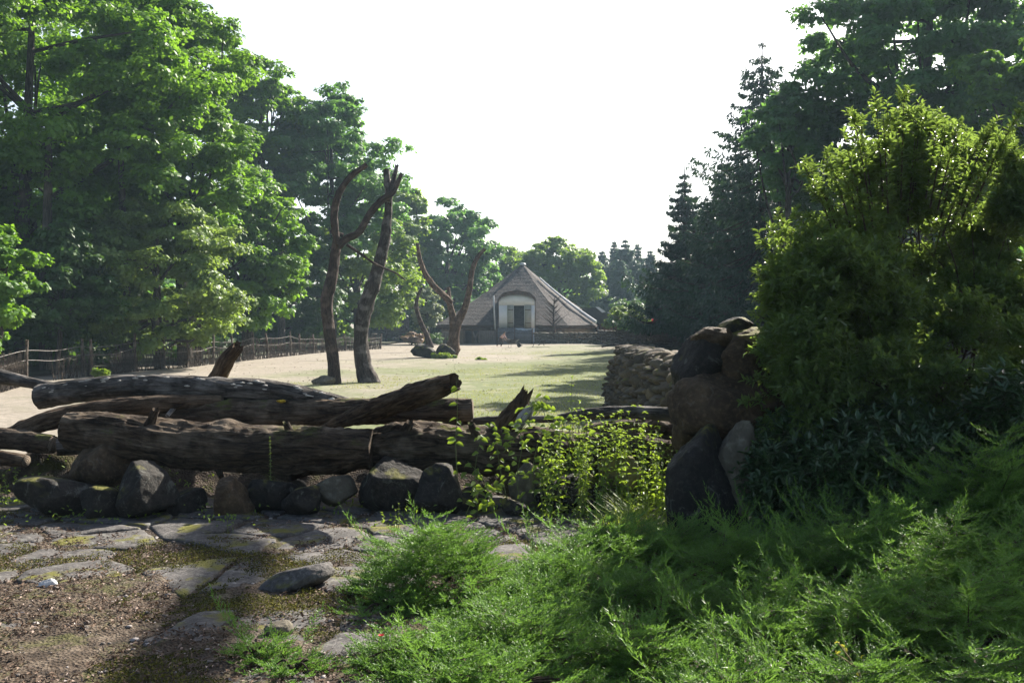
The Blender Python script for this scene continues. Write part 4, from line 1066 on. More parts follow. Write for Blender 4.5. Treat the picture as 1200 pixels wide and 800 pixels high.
def crown_points(rs, c, r, m, shell=.45, low=-.9):
    d = rdir(rs, m * 3); d = d[d[:, 2] > low][:m]
    k = len(d); rr = (shell + (1 - shell) * rs.rand(k) ** .6)
    lump = 1 + .22 * fbm(d * 1.7 + c[0], 3, int(abs(c[0]) * 7) + 1)
    return np.array(c) + d * np.array(r) * (rr * lump)[:, None]
def limbs(A, rs, base, top, targets, r0, maxn=20):
    base, top = np.array(base, float), np.array(top, float)
    tube(A, [base, base * .6 + top * .4 + rs.normal(size=3) * [.25, .25, 0], top], [r0 * 1.25, r0 * .85, r0 * .3], 30, 12, .12, 1.5, rs.randint(99), False)
    for tg in targets[rs.permutation(len(targets))[:maxn]]:
        u = rs.uniform(.3, .95); s = base * (1 - u) + top * u
        if tg[2] < s[2] - 1: u = max(.25, (tg[2] - base[2]) / max(1, top[2] - base[2]) - .1); s = base * (1 - u) + top * u
        mid = (s + tg) / 2 + rs.normal(size=3) * .35 + [0, 0, -.3]
        tube(A, [s, mid, tg], [r0 * (1 - u) * .5 + .07, r0 * .18 + .03, .03], 10, 6, .1, 2, rs.randint(99), False)
def broadleaf(label, px, py, D, rx, rz, mat, seed, m=110, per=42, L=.22, base_z=None, trunk_px=None, tr=.35, ry=None, sub=9, clump=.22, flat=.6, low=-.9, name='broadleaf_tree', cat='tree', group='trees round the paddock', shell=.45, extra=None, hang=0):
    rs = np.random.RandomState(seed); c = P(px, py, D); R = np.array([rx * D / FPX, (ry or rx) * D / FPX, rz * D / FPX])
    bx = c.x if trunk_px is None else P(trunk_px, py, D).x; gz = gh1(bx, c.y)
    t = thing(name, label, cat, (bx, c.y, gz), group)
    C = crown_points(rs, c, R, m, shell, low); C = C[C[:, 2] > gz + .5]
    if extra is not None:
        for (ex, ey, er, ez, em) in extra:
            q = P(ex, ey, D); C = np.vstack([C, crown_points(rs, q, [er * D / FPX, er * D / FPX, ez * D / FPX], em, .3)])
    rr = np.mean(R) * clump * rs.uniform(.65, 1.35, len(C))
    A = Acc(); crown_leaves(A, rs, C, rr, per, L, L * .62, flat, sub=sub, hang=hang)
    T = Acc(); limbs(T, rs, (bx, c.y, gz - .1), (c.x, c.y, c.z + R[2] * .5), C, tr)
    put('trunk', T.mesh('trunk', True), t, MAT['bark_tree']); put('crown', A.mesh('crown'), t, MAT[mat])
    return t
def spruce(label, px, pyt, D, wpx, mat, seed, pyb=392, name='spruce_tree', tiers=None, per=130, group='dark conifers', L=.30, droop=.35):
    rs = np.random.RandomState(seed); top = P(px, pyt, D); gz = gh1(top.x, top.y); H = top.z - gz; Rb = wpx * D / FPX
    t = thing(name, label, 'tree', (top.x, top.y, gz), group)
    T = Acc(); tube(T, [(top.x, top.y, gz - .1), (top.x + .1, top.y, gz + H * .5), top[:]], [.34, .2, .03], 30, 10, .08, 1, seed, False)
    z0 = gz + H * .19; nb = 0; Ps, Ds, Ns, Fr, Sz = [], [], [], [], []
    z = z0; 
    while z < top.z - .25:
        u = (z - z0) / (top.z - z0); r = Rb * (1 - u) ** .93 * rs.uniform(.7, 1.18); k = int(5 + 4 * (1 - u))
        a0 = rs.rand() * 6.28
        for j in range(k):
            a = a0 + j * 6.283 / k + rs.uniform(-.25, .25); rl = r * rs.uniform(.6, 1.18) + .06
            dr = np.array([math.cos(a), math.sin(a), 0]); sd = np.array([-math.sin(a), math.cos(a), 0])
            s = np.linspace(0, 1, 9); dz = -droop * rl * np.sin(s * 2.2) * .75 + rl * .12 * s ** 3
            br = np.array([top.x, top.y, z]) + dr * (s * rl)[:, None] + np.array([0, 0, 1]) * dz[:, None]
            tube(T, br[::2], [.06 * (1 - u) + .02, .012], 6, 4, 0, caps=False)
            n = int(2.0 * per * rl / Rb) + int(14 + 36 * min(1, rl)); q = rs.rand(n) ** .8; base = np.stack([np.interp(q, s, br[:, i]) for i in range(3)], 1)
            wdt = (.34 * rl * (1 - q * .75) + .12); lat = rs.uniform(-1, 1, n) * wdt
            pos = base + sd * lat[:, None] + [0, 0, 1] * (-np.abs(lat) * .45 - rs.rand(n) * .22)[:, None]
            dd = dr * .5 + sd * np.sign(lat)[:, None] * .5 + np.array([0, 0, -.75]) + rs.normal(size=(n, 3)) * .3
            Ps.append(pos); Ds.append(dd); Ns.append(rdir(rs, n) + [0, 0, .6]); Fr.append(np.clip(rs.rand(n) * .6 + q * .4, 0, 1)); Sz.append(np.full(n, min(1, .35 + rl / 2.2)))
        z += max(.34, H * .036) * rs.uniform(.8, 1.2)
    P_, D_, N_, F_ = map(np.concatenate, (Ps, Ds, Ns, Fr)); n = len(P_)
    A = Acc(); Z_ = np.concatenate(Sz); leaf_arr(A, P_, unit(D_), unit(N_), Z_ * L * rs.uniform(.6, 1.4, n), Z_ * L * .42 * rs.uniform(.7, 1.3, n), fr=F_)
    put('trunk', T.mesh('trunk', True), t, MAT['bark_tree']); put('crown', A.mesh('crown'), t, MAT[mat]); return t

# ---- left wood
broadleaf('huge oak filling the upper left corner with heavy dark limbs', 40, 90, 47, 215, 190, 'oak', 1001, m=230, per=52, L=.20, tr=.36, ry=150, trunk_px=15, clump=.18, low=-1, shell=.4)
broadleaf('bright green maple between the corner oak and the round topped oak, touching the frame top', 215, 150, 52, 88, 150, 'maple', 1002, m=150, per=50, L=.20, clump=.21, shell=.4, low=-1)
broadleaf('low pale hornbeam with layered drooping leaves above the left fence', 185, 325, 48, 98, 92, 'beech', 1003, m=150, per=50, L=.17, clump=.22, flat=.4, tr=.2, low=-.95, hang=.6)
broadleaf('dark tall tree with drooping sprays right of the pale hornbeam', 290, 300, 60, 62, 100, 'maple', 1004, m=110, per=46, L=.22, clump=.24, flat=.55, low=-1)
broadleaf('round topped oak standing tallest behind the tall pair of dead trunks', 388, 205, 84, 80, 98, 'blue_leaf', 1005, m=150, per=46, L=.27, clump=.2, low=-1, shell=.35)
broadleaf('slim rugged tree rising between the maple and the round topped oak', 305, 160, 80, 48, 92, 'oak', 1006, m=90, per=44, L=.26, clump=.25, low=-1)
broadleaf('mid green tree behind the silvery dead trunk', 420, 320, 88, 70, 68, 'far_leaf', 1007, m=110, per=42, L=.26, clump=.22, low=-1)
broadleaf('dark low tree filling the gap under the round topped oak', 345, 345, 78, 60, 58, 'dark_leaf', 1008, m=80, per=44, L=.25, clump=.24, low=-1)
broadleaf('rounded tree above the forked dead tree with bluish green crown', 525, 300, 122, 62, 66, 'blue_leaf', 1009, m=120, per=42, L=.36, clump=.21, low=-1, tr=.4)
broadleaf('small crown squeezed between the round topped oak and the rounded tree', 472, 270, 112, 30, 50, 'far_leaf', 1010, m=60, per=38, L=.34, clump=.28, low=-1)
broadleaf('pale willow like shrub left of the barn', 500, 362, 98, 17, 26, 'willow', 1011, m=40, per=40, L=.16, clump=.32, low=-1, tr=.12, name='willow_shrub', group=None)
broadleaf('low near branchy tree at the far left edge beside the fence', -18, 330, 34, 62, 70, 'oak', 1012, m=70, per=46, L=.15, clump=.24, low=-1, tr=.15)
broadleaf('dark tree under the corner oak reaching down to the fence', 70, 260, 54, 110, 130, 'oak', 1013, m=120, per=46, L=.22, clump=.24, low=-1, tr=.3)
broadleaf('second row tree seen between corner oak and maple', 140, 60, 66, 120, 110, 'oak', 1014, m=110, per=44, L=.26, clump=.24, low=-1, tr=.3)
broadleaf('bushy understorey tree in front of the corner oak, left of the pale hornbeam', 62, 335, 43, 70, 66, 'dark_leaf', 1015, m=80, per=46, L=.19, clump=.26, low=-1, tr=.12, hang=.4)
# ---- behind the barn
broadleaf('pale yellow green tree directly behind the barn roof ridge', 655, 325, 135, 54, 48, 'far_leaf', 1021, m=120, per=40, L=.38, clump=.21, low=-1)
broadleaf('low bright tree left behind the barn peak', 592, 328, 140, 34, 38, 'far_leaf', 1022, m=70, per=38, L=.38, clump=.26, low=-1)
broadleaf('tiny pale tree top between barn peak and the pale yellow green tree', 622, 320, 165, 30, 32, 'beech', 1023, m=50, per=36, L=.42, clump=.28, low=-1)
broadleaf('round clipped looking bush on the bank right of the barn', 735, 374, 93, 24, 17, 'beech', 1024, m=60, per=44, L=.15, clump=.26, low=-.6, tr=.1, name='round_bush', cat='bush', group=None)
for (x, y, D, w, lab, sd) in ((706, 290, 150, 34, 'leftmost of the hazy conifers, just right of the yellow green tree', 1), (720, 280, 155, 36, 'second hazy conifer from the left, behind the barn', 2), (733, 275, 150, 38, 'tallest of the hazy conifers far behind the round bush', 3),
    (747, 283, 156, 36, 'hazy conifer right of the tallest hazy one', 4), (762, 290, 150, 40, 'rightmost hazy conifer beside the dark drooping spruce', 5), (727, 300, 140, 34, 'lower hazy conifer standing in front of the taller hazy ones', 6)):
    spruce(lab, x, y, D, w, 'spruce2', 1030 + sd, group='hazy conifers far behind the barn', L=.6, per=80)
# ---- right wood
spruce('tallest spruce with a pointed top standing clear against the sky', 893, 44, 66, 150, 'spruce', 1041, per=190, L=.30)
spruce('spruce with drooping tiers at the left end of the dark conifers', 802, 192, 82, 68, 'spruce', 1042, per=170, L=.34)
spruce('spruce behind and between the tallest and the drooping one', 846, 186, 76, 76, 'spruce', 1043, per=140, L=.34)
spruce('slim spruce half hidden between the drooping one and the tallest spruce', 826, 232, 88, 52, 'spruce', 1045, per=140, L=.34)
spruce('broad dark spruce just left of the tallest spruce', 868, 150, 74, 84, 'spruce', 1046, per=150, L=.34)
spruce('dark spruce rising behind the right shrub', 938, 150, 72, 110, 'spruce', 1044, per=140, L=.34)
broadleaf('light green broadleaf crown in front of the tallest spruce', 925, 165, 52, 52, 62, 'blue_leaf', 1051, m=70, per=42, L=.20, clump=.24, low=-1, tr=.25, shell=.3)
broadleaf('tall broadleaf tree filling the upper right corner against the sky', 1090, 55, 50, 150, 105, 'blue_leaf', 1052, m=170, per=46, L=.22, clump=.19, low=-1, tr=.45, trunk_px=1095, shell=.4)
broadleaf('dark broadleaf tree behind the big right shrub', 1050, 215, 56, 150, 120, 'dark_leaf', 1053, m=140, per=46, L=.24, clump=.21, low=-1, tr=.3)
broadleaf('broadleaf tree beyond the right edge with branches reaching in', 1215, 160, 40, 85, 130, 'oak', 1054, m=90, per=44, L=.18, clump=.22, low=-1, tr=.3)

# ---- unseen tree added out of frame: limb casts the shadow band, crown shades junipers
def overhead():
    rs = np.random.RandomState(77); b = (16.5, 24.0); gz = gh1(*b)
    t = thing('broadleaf_tree', 'unseen tree added right of the frame to shade the junipers and the soil', 'tree', (*b, gz), 'trees round the paddock')
    T = Acc(); tube(T, [(b[0], b[1], gz - .1), (16.2, 24, 8), (15.6, 23.8, 17)], [.45, .36, .16], 30, 12, .1, 2, 5, False)
    def sh(x, y, tt): return np.array([x + math.sin(_a) * tt, y + math.cos(_a) * tt, gh1(x, y) + math.tan(_e) * tt])
    l0 = sh(-2.1, 7.6, 19.0); l1 = sh(-1.85, 6.2, 19.2); l2 = sh(-1.5, 4.0, 19.4)
    tube(T, [(16.0, 24, 12.0), (12.5, 25.6, 13.6), l0, l1, l2, l2 + [.3, -2.0, -.2]], [.24, .2, .19, .19, .19, .14], 60, 12, .12, 2, 6, False)
    put('trunk', T.mesh('trunk', True), t, MAT['bark_tree'])
    C = []
    for (x, y, tt, r, m) in ((2.9, 4.3, 22, .8, 9), (3.8, 4.6, 21, 1.0, 14), (4.8, 4.8, 21, 1.3, 16), (2.3, 3.8, 22, .6, 6)):
        c = sh(x, y, tt); C.append(crown_points(rs, c, [r, r, r], m, .2))
    C = np.vstack(C); A = Acc(); crown_leaves(A, rs, C, .5 * rs.uniform(.7, 1.3, len(C)), 30, .13, .085, .6, sub=9)
    put('crown', A.mesh('crown'), t, MAT['oak'])
overhead()

# ---- far woodland closing the horizon, one mass
def woodland():
    rs = np.random.RandomState(5); A = Acc(); C = []
    for _ in range(260): a = rs.uniform(-1.15, 1.15); D = rs.uniform(165, 215); h = rs.uniform(2, 13); C.append([D * math.sin(a), D * math.cos(a), h])
    for _ in range(170): x = rs.uniform(-75, -30); y = rs.uniform(40, 120); C.append([x - (120 - y) * .1, y, rs.uniform(1, 12)])
    for _ in range(120): x = rs.uniform(30, 70); y = rs.uniform(40, 120); C.append([x, y, rs.uniform(1, 12)])
    C = np.array(C); C[:, 2] = np.where(C[:, 1] > 150, C[:, 2], C[:, 2])
    crown_leaves(A, rs, C, 4.2 * rs.uniform(.7, 1.3, len(C)), 26, .75, .5, .75, sub=10)
    put('distant_woodland', A.mesh('distant_woodland'), mat=MAT['blue_leaf'], kind='stuff')
    # undergrowth in the left wood and under the spruces
    A = Acc(); C = []
    for _ in range(190):
        y = rs.uniform(30, 118); xe = np.interp(y, [20, 43, 69, 84, 100, 140], [-23, -20.5, -17.5, -15, -13, -10]); C.append([xe - 2 - rs.rand() * 11, y, rs.uniform(.3, 2.6) * (1.0 if rs.rand() < .8 else 1.7)])
    for _ in range(110):
        y = rs.uniform(50, 125); xe = np.interp(y, [40, 70, 100], [27, 22, 12]); C.append([xe + 3.5 + rs.rand() * 12, y, rs.uniform(1.2, 3.0)])
    for _ in range(60): C.append([rs.uniform(13, 30), rs.uniform(104, 135), rs.uniform(1, 5)])
    for _ in range(50): C.append([rs.uniform(-14, -8), rs.uniform(112, 130), rs.uniform(.5, 4)])
    C = np.array(C); crown_leaves(A, rs, C, 1.25 * rs.uniform(.7, 1.3, len(C)), 30, .26, .17, .75, sub=9)
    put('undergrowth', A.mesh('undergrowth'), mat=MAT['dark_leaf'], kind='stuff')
woodland()

# slender trunks one can tell apart inside the woods
def trunk_at(label, px, D, r, seed, lean=0, H=11, group='bare trunks inside the wood'):
    b = P(px, 375, D); gz = gh1(b.x, b.y); A = Acc(); tube(A, [(b.x, b.y, gz - .1), (b.x + lean * .5, b.y, gz + H * .5), (b.x + lean, b.y, gz + H)], [r * 1.2, r, r * .6], 24, 10, .1, 2, seed, False)
    put('tree_trunk', A.mesh('tree_trunk', True), mat=MAT['bark_tree'], label=label, cat='tree trunk', group=group, loc=(b.x, b.y, gz))
for i, (px, D, r, ln, lab) in enumerate([(800, 84, .2, .1, 'thin trunk right beside the information panel'), (815, 82, .22, -.2, 'trunk under the drooping spruce, second right of the information panel'),
    (832, 78, .25, .2, 'thicker dark trunk left of the visitor in light blue'), (853, 76, .3, 0, 'dark trunk right of the visitor in light blue'),
    (52, 44, .25, .3, 'dark trunk behind the fence near the left edge'), (150, 47, .22, -.3, 'dark trunk behind the leaning double posts of the fence'), (232, 54, .2, .3, 'dark trunk behind the fence under the pale hornbeam'),
    (330, 74, .25, 0, 'dark trunk behind the fence left of the reddish dead trunk')]): trunk_at(lab, px, D, r, 900 + i, ln)
# bare sapling in front of the barn
def sapling():
    b = G(650, 402.8); D = b.y; t = thing('bare_sapling', 'leafless reddish sapling in front of the right side of the barn', 'tree', b)
    A = Acc(); s = D / FPX; q = lambda x, y, dy=0: (P(x, y, D + dy))[:]
    tube(A, [q(650, 404), q(649, 380), q(649, 362), q(650, 347)], [.17, .12, .08, .02], 24, 8, .1, 3, 3); put('trunk', A.mesh('trunk', True), t, MAT['bark_dead'])
    rs = np.random.RandomState(9); A = Acc()
    for i in range(34):
        y0 = rs.uniform(352, 384); sg = rs.choice([-1, 1]); L = rs.uniform(6, 22) * (1 - (384 - y0) / 60); dy = rs.uniform(-1.2, 1.2)
        tube(A, [q(649.5, y0), q(649.5 + sg * L * .5, y0 - L * .45, dy * .5), q(649.5 + sg * L, y0 - L * .75 - 2, dy)], [.045, .03, .012], 8, 5, .1, 3, i, False)
    put('branches', A.mesh('branches', True), t, MAT['bark_dead'])
sapling()
# low hedge and dry grass left of the barn, azaleas right
def bush(label, px, py, D, rx, rz, mat, seed, m=30, per=34, L=.12, name='bush', cat='bush', mat2=None, group=None, flat=.7):
    rs = np.random.RandomState(seed); c = P(px, py, D); R = np.array([rx, rx * .8, rz]) * D / FPX
    t = thing(name, label, cat, (c.x, c.y, gh1(c.x, c.y)), group); C = crown_points(rs, c, R, m, .2); A = Acc()
    crown_leaves(A, rs, C, np.mean(R) * .3 * rs.uniform(.7, 1.3, len(C)), per, L, L * .6, flat, sub=8); put('foliage', A.mesh('foliage'), t, MAT[mat])
    T = Acc()
    for i in range(6): tube(T, [(c.x + rs.uniform(-.1, .1), c.y, gh1(c.x, c.y) - .05), (c.x + rs.uniform(-.5, .5) * R[0], c.y, c.z)], [.04, .02], 6, 5, caps=False)
    put('stems', T.mesh('stems', True), t, MAT['bark_twig'])
    if mat2:
        n = m * 70; d = rdir(rs, n); d[:, 2] = np.abs(d[:, 2]); B = Acc(); leaf_arr(B, np.array(c) + d * R * rs.uniform(.85, 1.15, n)[:, None], rdir(rs, n), d, .13, .13); put('flowers', B.mesh('flowers'), t, MAT[mat2])
bush('dark hedge at the foot of the barn wall left of the forked dead tree', 500, 397, 96, 30, 7, 'dark_leaf', 51, m=40, name='hedge', cat='hedge')
bush('dry pinkish brush growing below the willow like shrub', 482, 396, 93, 16, 6, 'dry', 52, m=26)
bush('red flowering azalea left of the visitor in dark blue', 757, 377, 95, 10, 6, 'dark_leaf', 53, m=24, mat2='red', group='red azaleas', name='azalea_bush')
bush('red flowering azalea right of the visitor in dark blue', 775, 378, 95, 10, 5.5, 'dark_leaf', 54, m=24, mat2='red', group='red azaleas', name='azalea_bush')
bush('dull red azalea in the shade right of the information panel', 826, 381, 84, 22, 5, 'dark_leaf', 55, m=30, mat2='red', group='red azaleas', name='azalea_bush')
bush('small bright green bush behind the red azaleas', 783, 368, 100, 22, 12, 'far_leaf', 56, m=34)
bush('green tuft of plants at the foot of the paddock rocks', 520, 418, 62, 15, 3.6, 'herb', 57, m=22, L=.1, name='weed_clump', cat='weeds')
bush('small green tuft right of the forked dead tree', 563, 421, 60, 7, 2.5, 'herb', 58, m=12, L=.1, name='weed_clump', cat='weeds')
bush('fresh green weeds behind the log pile left of the fence posts', 118, 437, 38, 10, 5, 'herb', 59, m=12, L=.1, name='weed_clump', cat='weeds')
# dead branches lying before the far wall
rs = np.random.RandomState(4)
for i, (pts, r) in enumerate([([(705, 406), (722, 404), (742, 408)], 1.3), ([(752, 401), (760, 405), (767, 412)], .9), ([(768, 405), (778, 406), (790, 405)], 1.0), ([(722, 407), (738, 403), (756, 404)], 1.1), ([(616, 407.5), (630, 407), (644, 406.8)], .8)]):
    D = 80 if i < 4 else 86; A = Acc(); W = [P(x, y, D)[:] for x, y in pts]; tube(A, W, [r * D / FPX, r * .8 * D / FPX, r * .4 * D / FPX], 16, 8, .2, 3, i)
    for j in range(4): w = np.array(W[1]) + rs.normal(size=3) * [1, .1, .1]; tube(A, [w, w + rs.normal(size=3) * [.8, .3, .3] + [0, 0, .4]], [.04, .015], 6, 5, caps=False)
    put('dead_branch', A.mesh('dead_branch', True), mat=MAT['bark_grey'], loc=W[1], cat='branch', group='dead branches on the far paddock',
        label=('pale dead branch on the sand before the dark wall', 'slanting bleached stick against the dark wall', 'short dead branch on the grass below the information panel', 'tangled dead branch behind the pale dead branch', 'thin stick lying flat on the sand before the bare sapling')[i])

# ------------------------------------------------------------------ big shrub on the right
def leafy_twigs(A, T, rs, base, dirs, length, nl, L, W, whorl=0.5, tone=None, droop=.1, near=True, twig_r=.0025):
    """base (n,3), dirs (n,3), every twig gets nl leaves"""
    n = len(base); dirs = unit(dirs); ln = np.broadcast_to(length, (n,))
    u = np.tile(np.linspace(.12, 1, nl), n); B = np.repeat(base, nl, 0); Dr = np.repeat(dirs, nl, 0); LL = np.repeat(ln, nl)
    side = unit(np.cross(Dr, rdir(rs, n * nl)))
    pos = B + Dr * (u * LL)[:, None] + np.array([0, 0, -droop]) * (u ** 2 * LL)[:, None]
    D = unit(Dr * (.15 + .6 * u)[:, None] + side * (1.05 - .2 * u)[:, None] + rdir(rs, n * nl) * .3 + [0, 0, .1])
    N = unit(Dr * .5 + np.array([0, 0, .8]) + rdir(rs, n * nl) * .4)
    to = rs.rand(n) * .45 if tone is None else tone
    fr = np.clip(np.repeat(to, nl) + u * .35 + rs.rand(n * nl) * .2, 0, 1); s = rs.uniform(.7, 1.2, n * nl)
    leaf_arr(A, pos, D, N, L * s, W * s, near=near, fr=fr)
    if T is not None:   # twigs as thin three sided prisms
        s1 = unit(np.cross(dirs, [0.3, .2, 1.])); s2 = np.cross(dirs, s1); e = base + dirs * ln[:, None] + np.array([0, 0, -droop]) * ln[:, None]
        V = np.stack([base + s1 * twig_r, base - s1 * twig_r * .5 + s2 * twig_r, base - s1 * twig_r * .5 - s2 * twig_r, e + s1 * twig_r * .3, e - s1 * twig_r * .15 + s2 * twig_r * .3, e - s1 * twig_r * .15 - s2 * twig_r * .3], 1).reshape(-1, 3)
        b = np.arange(n)[:, None] * 6; Q = np.concatenate([b + [0, 1, 4, 3], b + [1, 2, 5, 4], b + [2, 0, 3, 5]], 1).reshape(-1, 4)
        T.add(V, quads=Q)
def big_shrub():
    rs = np.random.RandomState(31); root = np.array([3.6, 8.0, gh1(3.6, 8.0)])
    t = thing('shrub', 'big airy shrub with small sunlit yellow green leaves filling the right side', 'shrub', root)
    els = [((1070, 375), 8.5, 100, 120, .55, 30), ((975, 385), 7.3, 58, 88, .35, 17), ((952, 470), 7.2, 48, 92, .35, 12), ((1185, 330), 8.6, 90, 140, .6, 22), ((1015, 255), 8.2, 44, 60, .4, 10), ((1062, 215), 8.6, 55, 52, .45, 10),
           ((1130, 228), 8.7, 62, 55, .45, 9), ((1200, 230), 8.6, 60, 60, .5, 8), ((1100, 470), 7.6, 150, 95, .5, 26), ((1010, 440), 7.3, 70, 80, .35, 10), ((954, 322), 7.3, 26, 34, .2, 5), ((985, 330), 7.6, 50, 60, .3, 8)]
    A = Acc(); T = Acc(); Bm = Acc()
    for (pc, D, rx, rz, ry, ncl) in els:
        c = np.array(P(*pc, D)); R = np.array([rx * D / FPX, ry, rz * D / FPX])
        d = rdir(rs, ncl * 4); d = d[d[:, 1] < .7][:int(ncl * 1.6)]
        cl = c + d * R * rs.uniform(.5, 1.12, len(d))[:, None]
        for iq, (q, dq) in enumerate(zip(cl, d)):
            m = (root + q) / 2 + rs.normal(size=3) * .25 + [0, 0, .12]
            if iq % 3 == 0: tube(Bm, [root + rs.normal(size=3) * [.15, .15, 0], m, q], [.013, .007, .002], 12, 5, .1, 9, rs.randint(99), False)
            rcl = rs.uniform(.10, .26); n = int(1050 * rcl * rcl * 1.6) + 12; e = rdir(rs, n); e = unit(e + dq * .5 + [0, 0, .25])
            p = q + e * (rcl * rs.rand(n) ** .5)[:, None] * [1, 1, .7]; dr = unit(e * .5 + dq * .5 + [0, 0, .4] + rdir(rs, n) * .5)
            ln = rs.uniform(.06, .15, n) * np.where(rs.rand(n) < .08, 1.8, 1); to = rs.rand() * .35
            leafy_twigs(A, T, rs, p, dr, ln, 10, .056, .024, tone=np.clip(to + rs.rand(n) * .2, 0, 1), twig_r=.0016)
    # loose sprays breaking the outline on the left and top
    tips = [(rs.uniform(-20, 8) + a, rs.uniform(-24, 6) + b) for a, b in [(900, 300), (925, 262), (955, 215), (975, 190), (1000, 150), (1020, 140), (1060, 122), (1090, 150), (1120, 160), (1165, 168), (1190, 150), (890, 420), (893, 460), (890, 500), (897, 340)] * 2] + [(887, 352), (892, 322), (905, 268), (912, 285), (932, 250), (940, 240), (990, 165), (985, 185), (1040, 128), (1035, 140), (1075, 138), (1110, 150), (1130, 165), (898, 400), (886, 438), (890, 372), (1150, 160), (1185, 150), (960, 215), (880, 470)]
    for i, (x, y) in enumerate(tips):
        D = 7.6 + rs.uniform(-.3, .4); e = np.array(P(x, y, D)); c = np.array(P(1050, 380, 8)); d = unit(e - c); s = e - d * rs.uniform(.45, .8) - [0, 0, .12]
        m = (s + e) / 2 + [0, 0, .05]; tube(Bm, [s, m, e], [.008, .005, .002], 12, 5, 0, caps=False)
        k = 16; u = rs.rand(k); p = s + (e - s) * u[:, None]; dr = unit(np.tile(d, (k, 1)) + rdir(rs, k) * .7 + [0, 0, .3]); leafy_twigs(A, T, rs, p, dr, rs.uniform(.05, .13, k), 10, .058, .023, tone=.3 + .3 * rs.rand(k))
    put('branches', Bm.mesh('branches', True), t, MAT['bark_twig']); put('twigs', T.mesh('twigs'), t, MAT['bark_twig']); put('leaves', A.mesh('leaves'), t, MAT['shrub'])
big_shrub()
def glossy(label, spots, seed, L, W, group=None, nl=9):
    rs = np.random.RandomState(seed); c0 = P(*spots[0][0], spots[0][1]); root = np.array([c0.x, c0.y + .2, gh1(c0.x, c0.y + .2)])
    t = thing('evergreen_shrub', label, 'shrub', root, group); A = Acc(); T = Acc(); Bm = Acc()
    for (pc, D, rx, rz, ry, n) in spots:
        c = np.array(P(*pc, D)); R = np.array([rx * D / FPX, ry, rz * D / FPX]); d = rdir(rs, n * 2); d = d[d[:, 1] < .4][:n]; n = len(d)
        p = c + d * R * ((.55 + .45 * rs.rand(n)) * (1 + .25 * fbm(d * 2 + seed, 3, 3)))[:, None]
        leafy_twigs(A, T, rs, p, unit(d * .7 + [0, -.2, .6] + rdir(rs, n) * .4), rs.uniform(.05, .10, n), nl, L, W, droop=0, twig_r=.004)
        for q in c + rdir(rs, 14) * R * .6: tube(Bm, [root, (root + q) / 2 + rs.normal(size=3) * .08, q], [.02, .012, .006], 10, 6, .1, 9, 3, False)
    put('branches', Bm.mesh('branches', True), t, MAT['bark_twig']); put('twigs', T.mesh('twigs'), t, MAT['bark_twig']); put('leaves', A.mesh('leaves'), t, MAT['rhodo'])
glossy('dark glossy evergreen shrub below the big shrub, right of the boulder pillar', [((1040, 545), 6.9, 118, 62, .5, 1500), ((950, 560), 7.1, 75, 70, .4, 1100)], 41, .075, .026)
glossy('glossy evergreen shrub with a few sunlit leaves at the right frame edge', [((1205, 500), 6.6, 70, 60, .4, 520)], 42, .085, .03)
glossy('small leaved dark ivy creeping up the foot of the boulder pillar', [((918, 565), 7.2, 42, 75, .3, 1300)], 43, .034, .024, nl=8)

# ------------------------------------------------------------------ junipers
def spray_templates(rs, k=10):
    out = []
    for _ in range(k):
        Pp, Dd, Ll = [], [], []
        nb = 15
        for i in range(nb):
            u = .12 + .88 * i / (nb - 1); a = (1 if i % 2 else -1) * rs.uniform(.5, .85); l = rs.uniform(.14, .27) * (1.15 - u * .75)
            b = np.array([u, 0, .10 * u * u]); d = np.array([math.cos(a), math.sin(a), rs.uniform(-.1, .45)])
            if i == nb - 1: d = np.array([1, 0, .3]); l = .22
            m = 8
            for j in range(m):
                v = j / (m - 1); p = b + d * l * v + [0, 0, .05 * v * v]; s = rs.choice([-1, 1]) * .6
                dd = unit(d + np.array([-d[1], d[0], 0]) * s + [0, 0, rs.uniform(-.3, .6)]); Pp.append(p); Dd.append(dd); Ll.append(rs.uniform(.05, .095))
        out.append((np.array(Pp), np.array(Dd), np.array(Ll)))
    return out
TPL = spray_templates(np.random.RandomState(2))
def x_f(c, d, r): return c + d * r
y_f = x_f
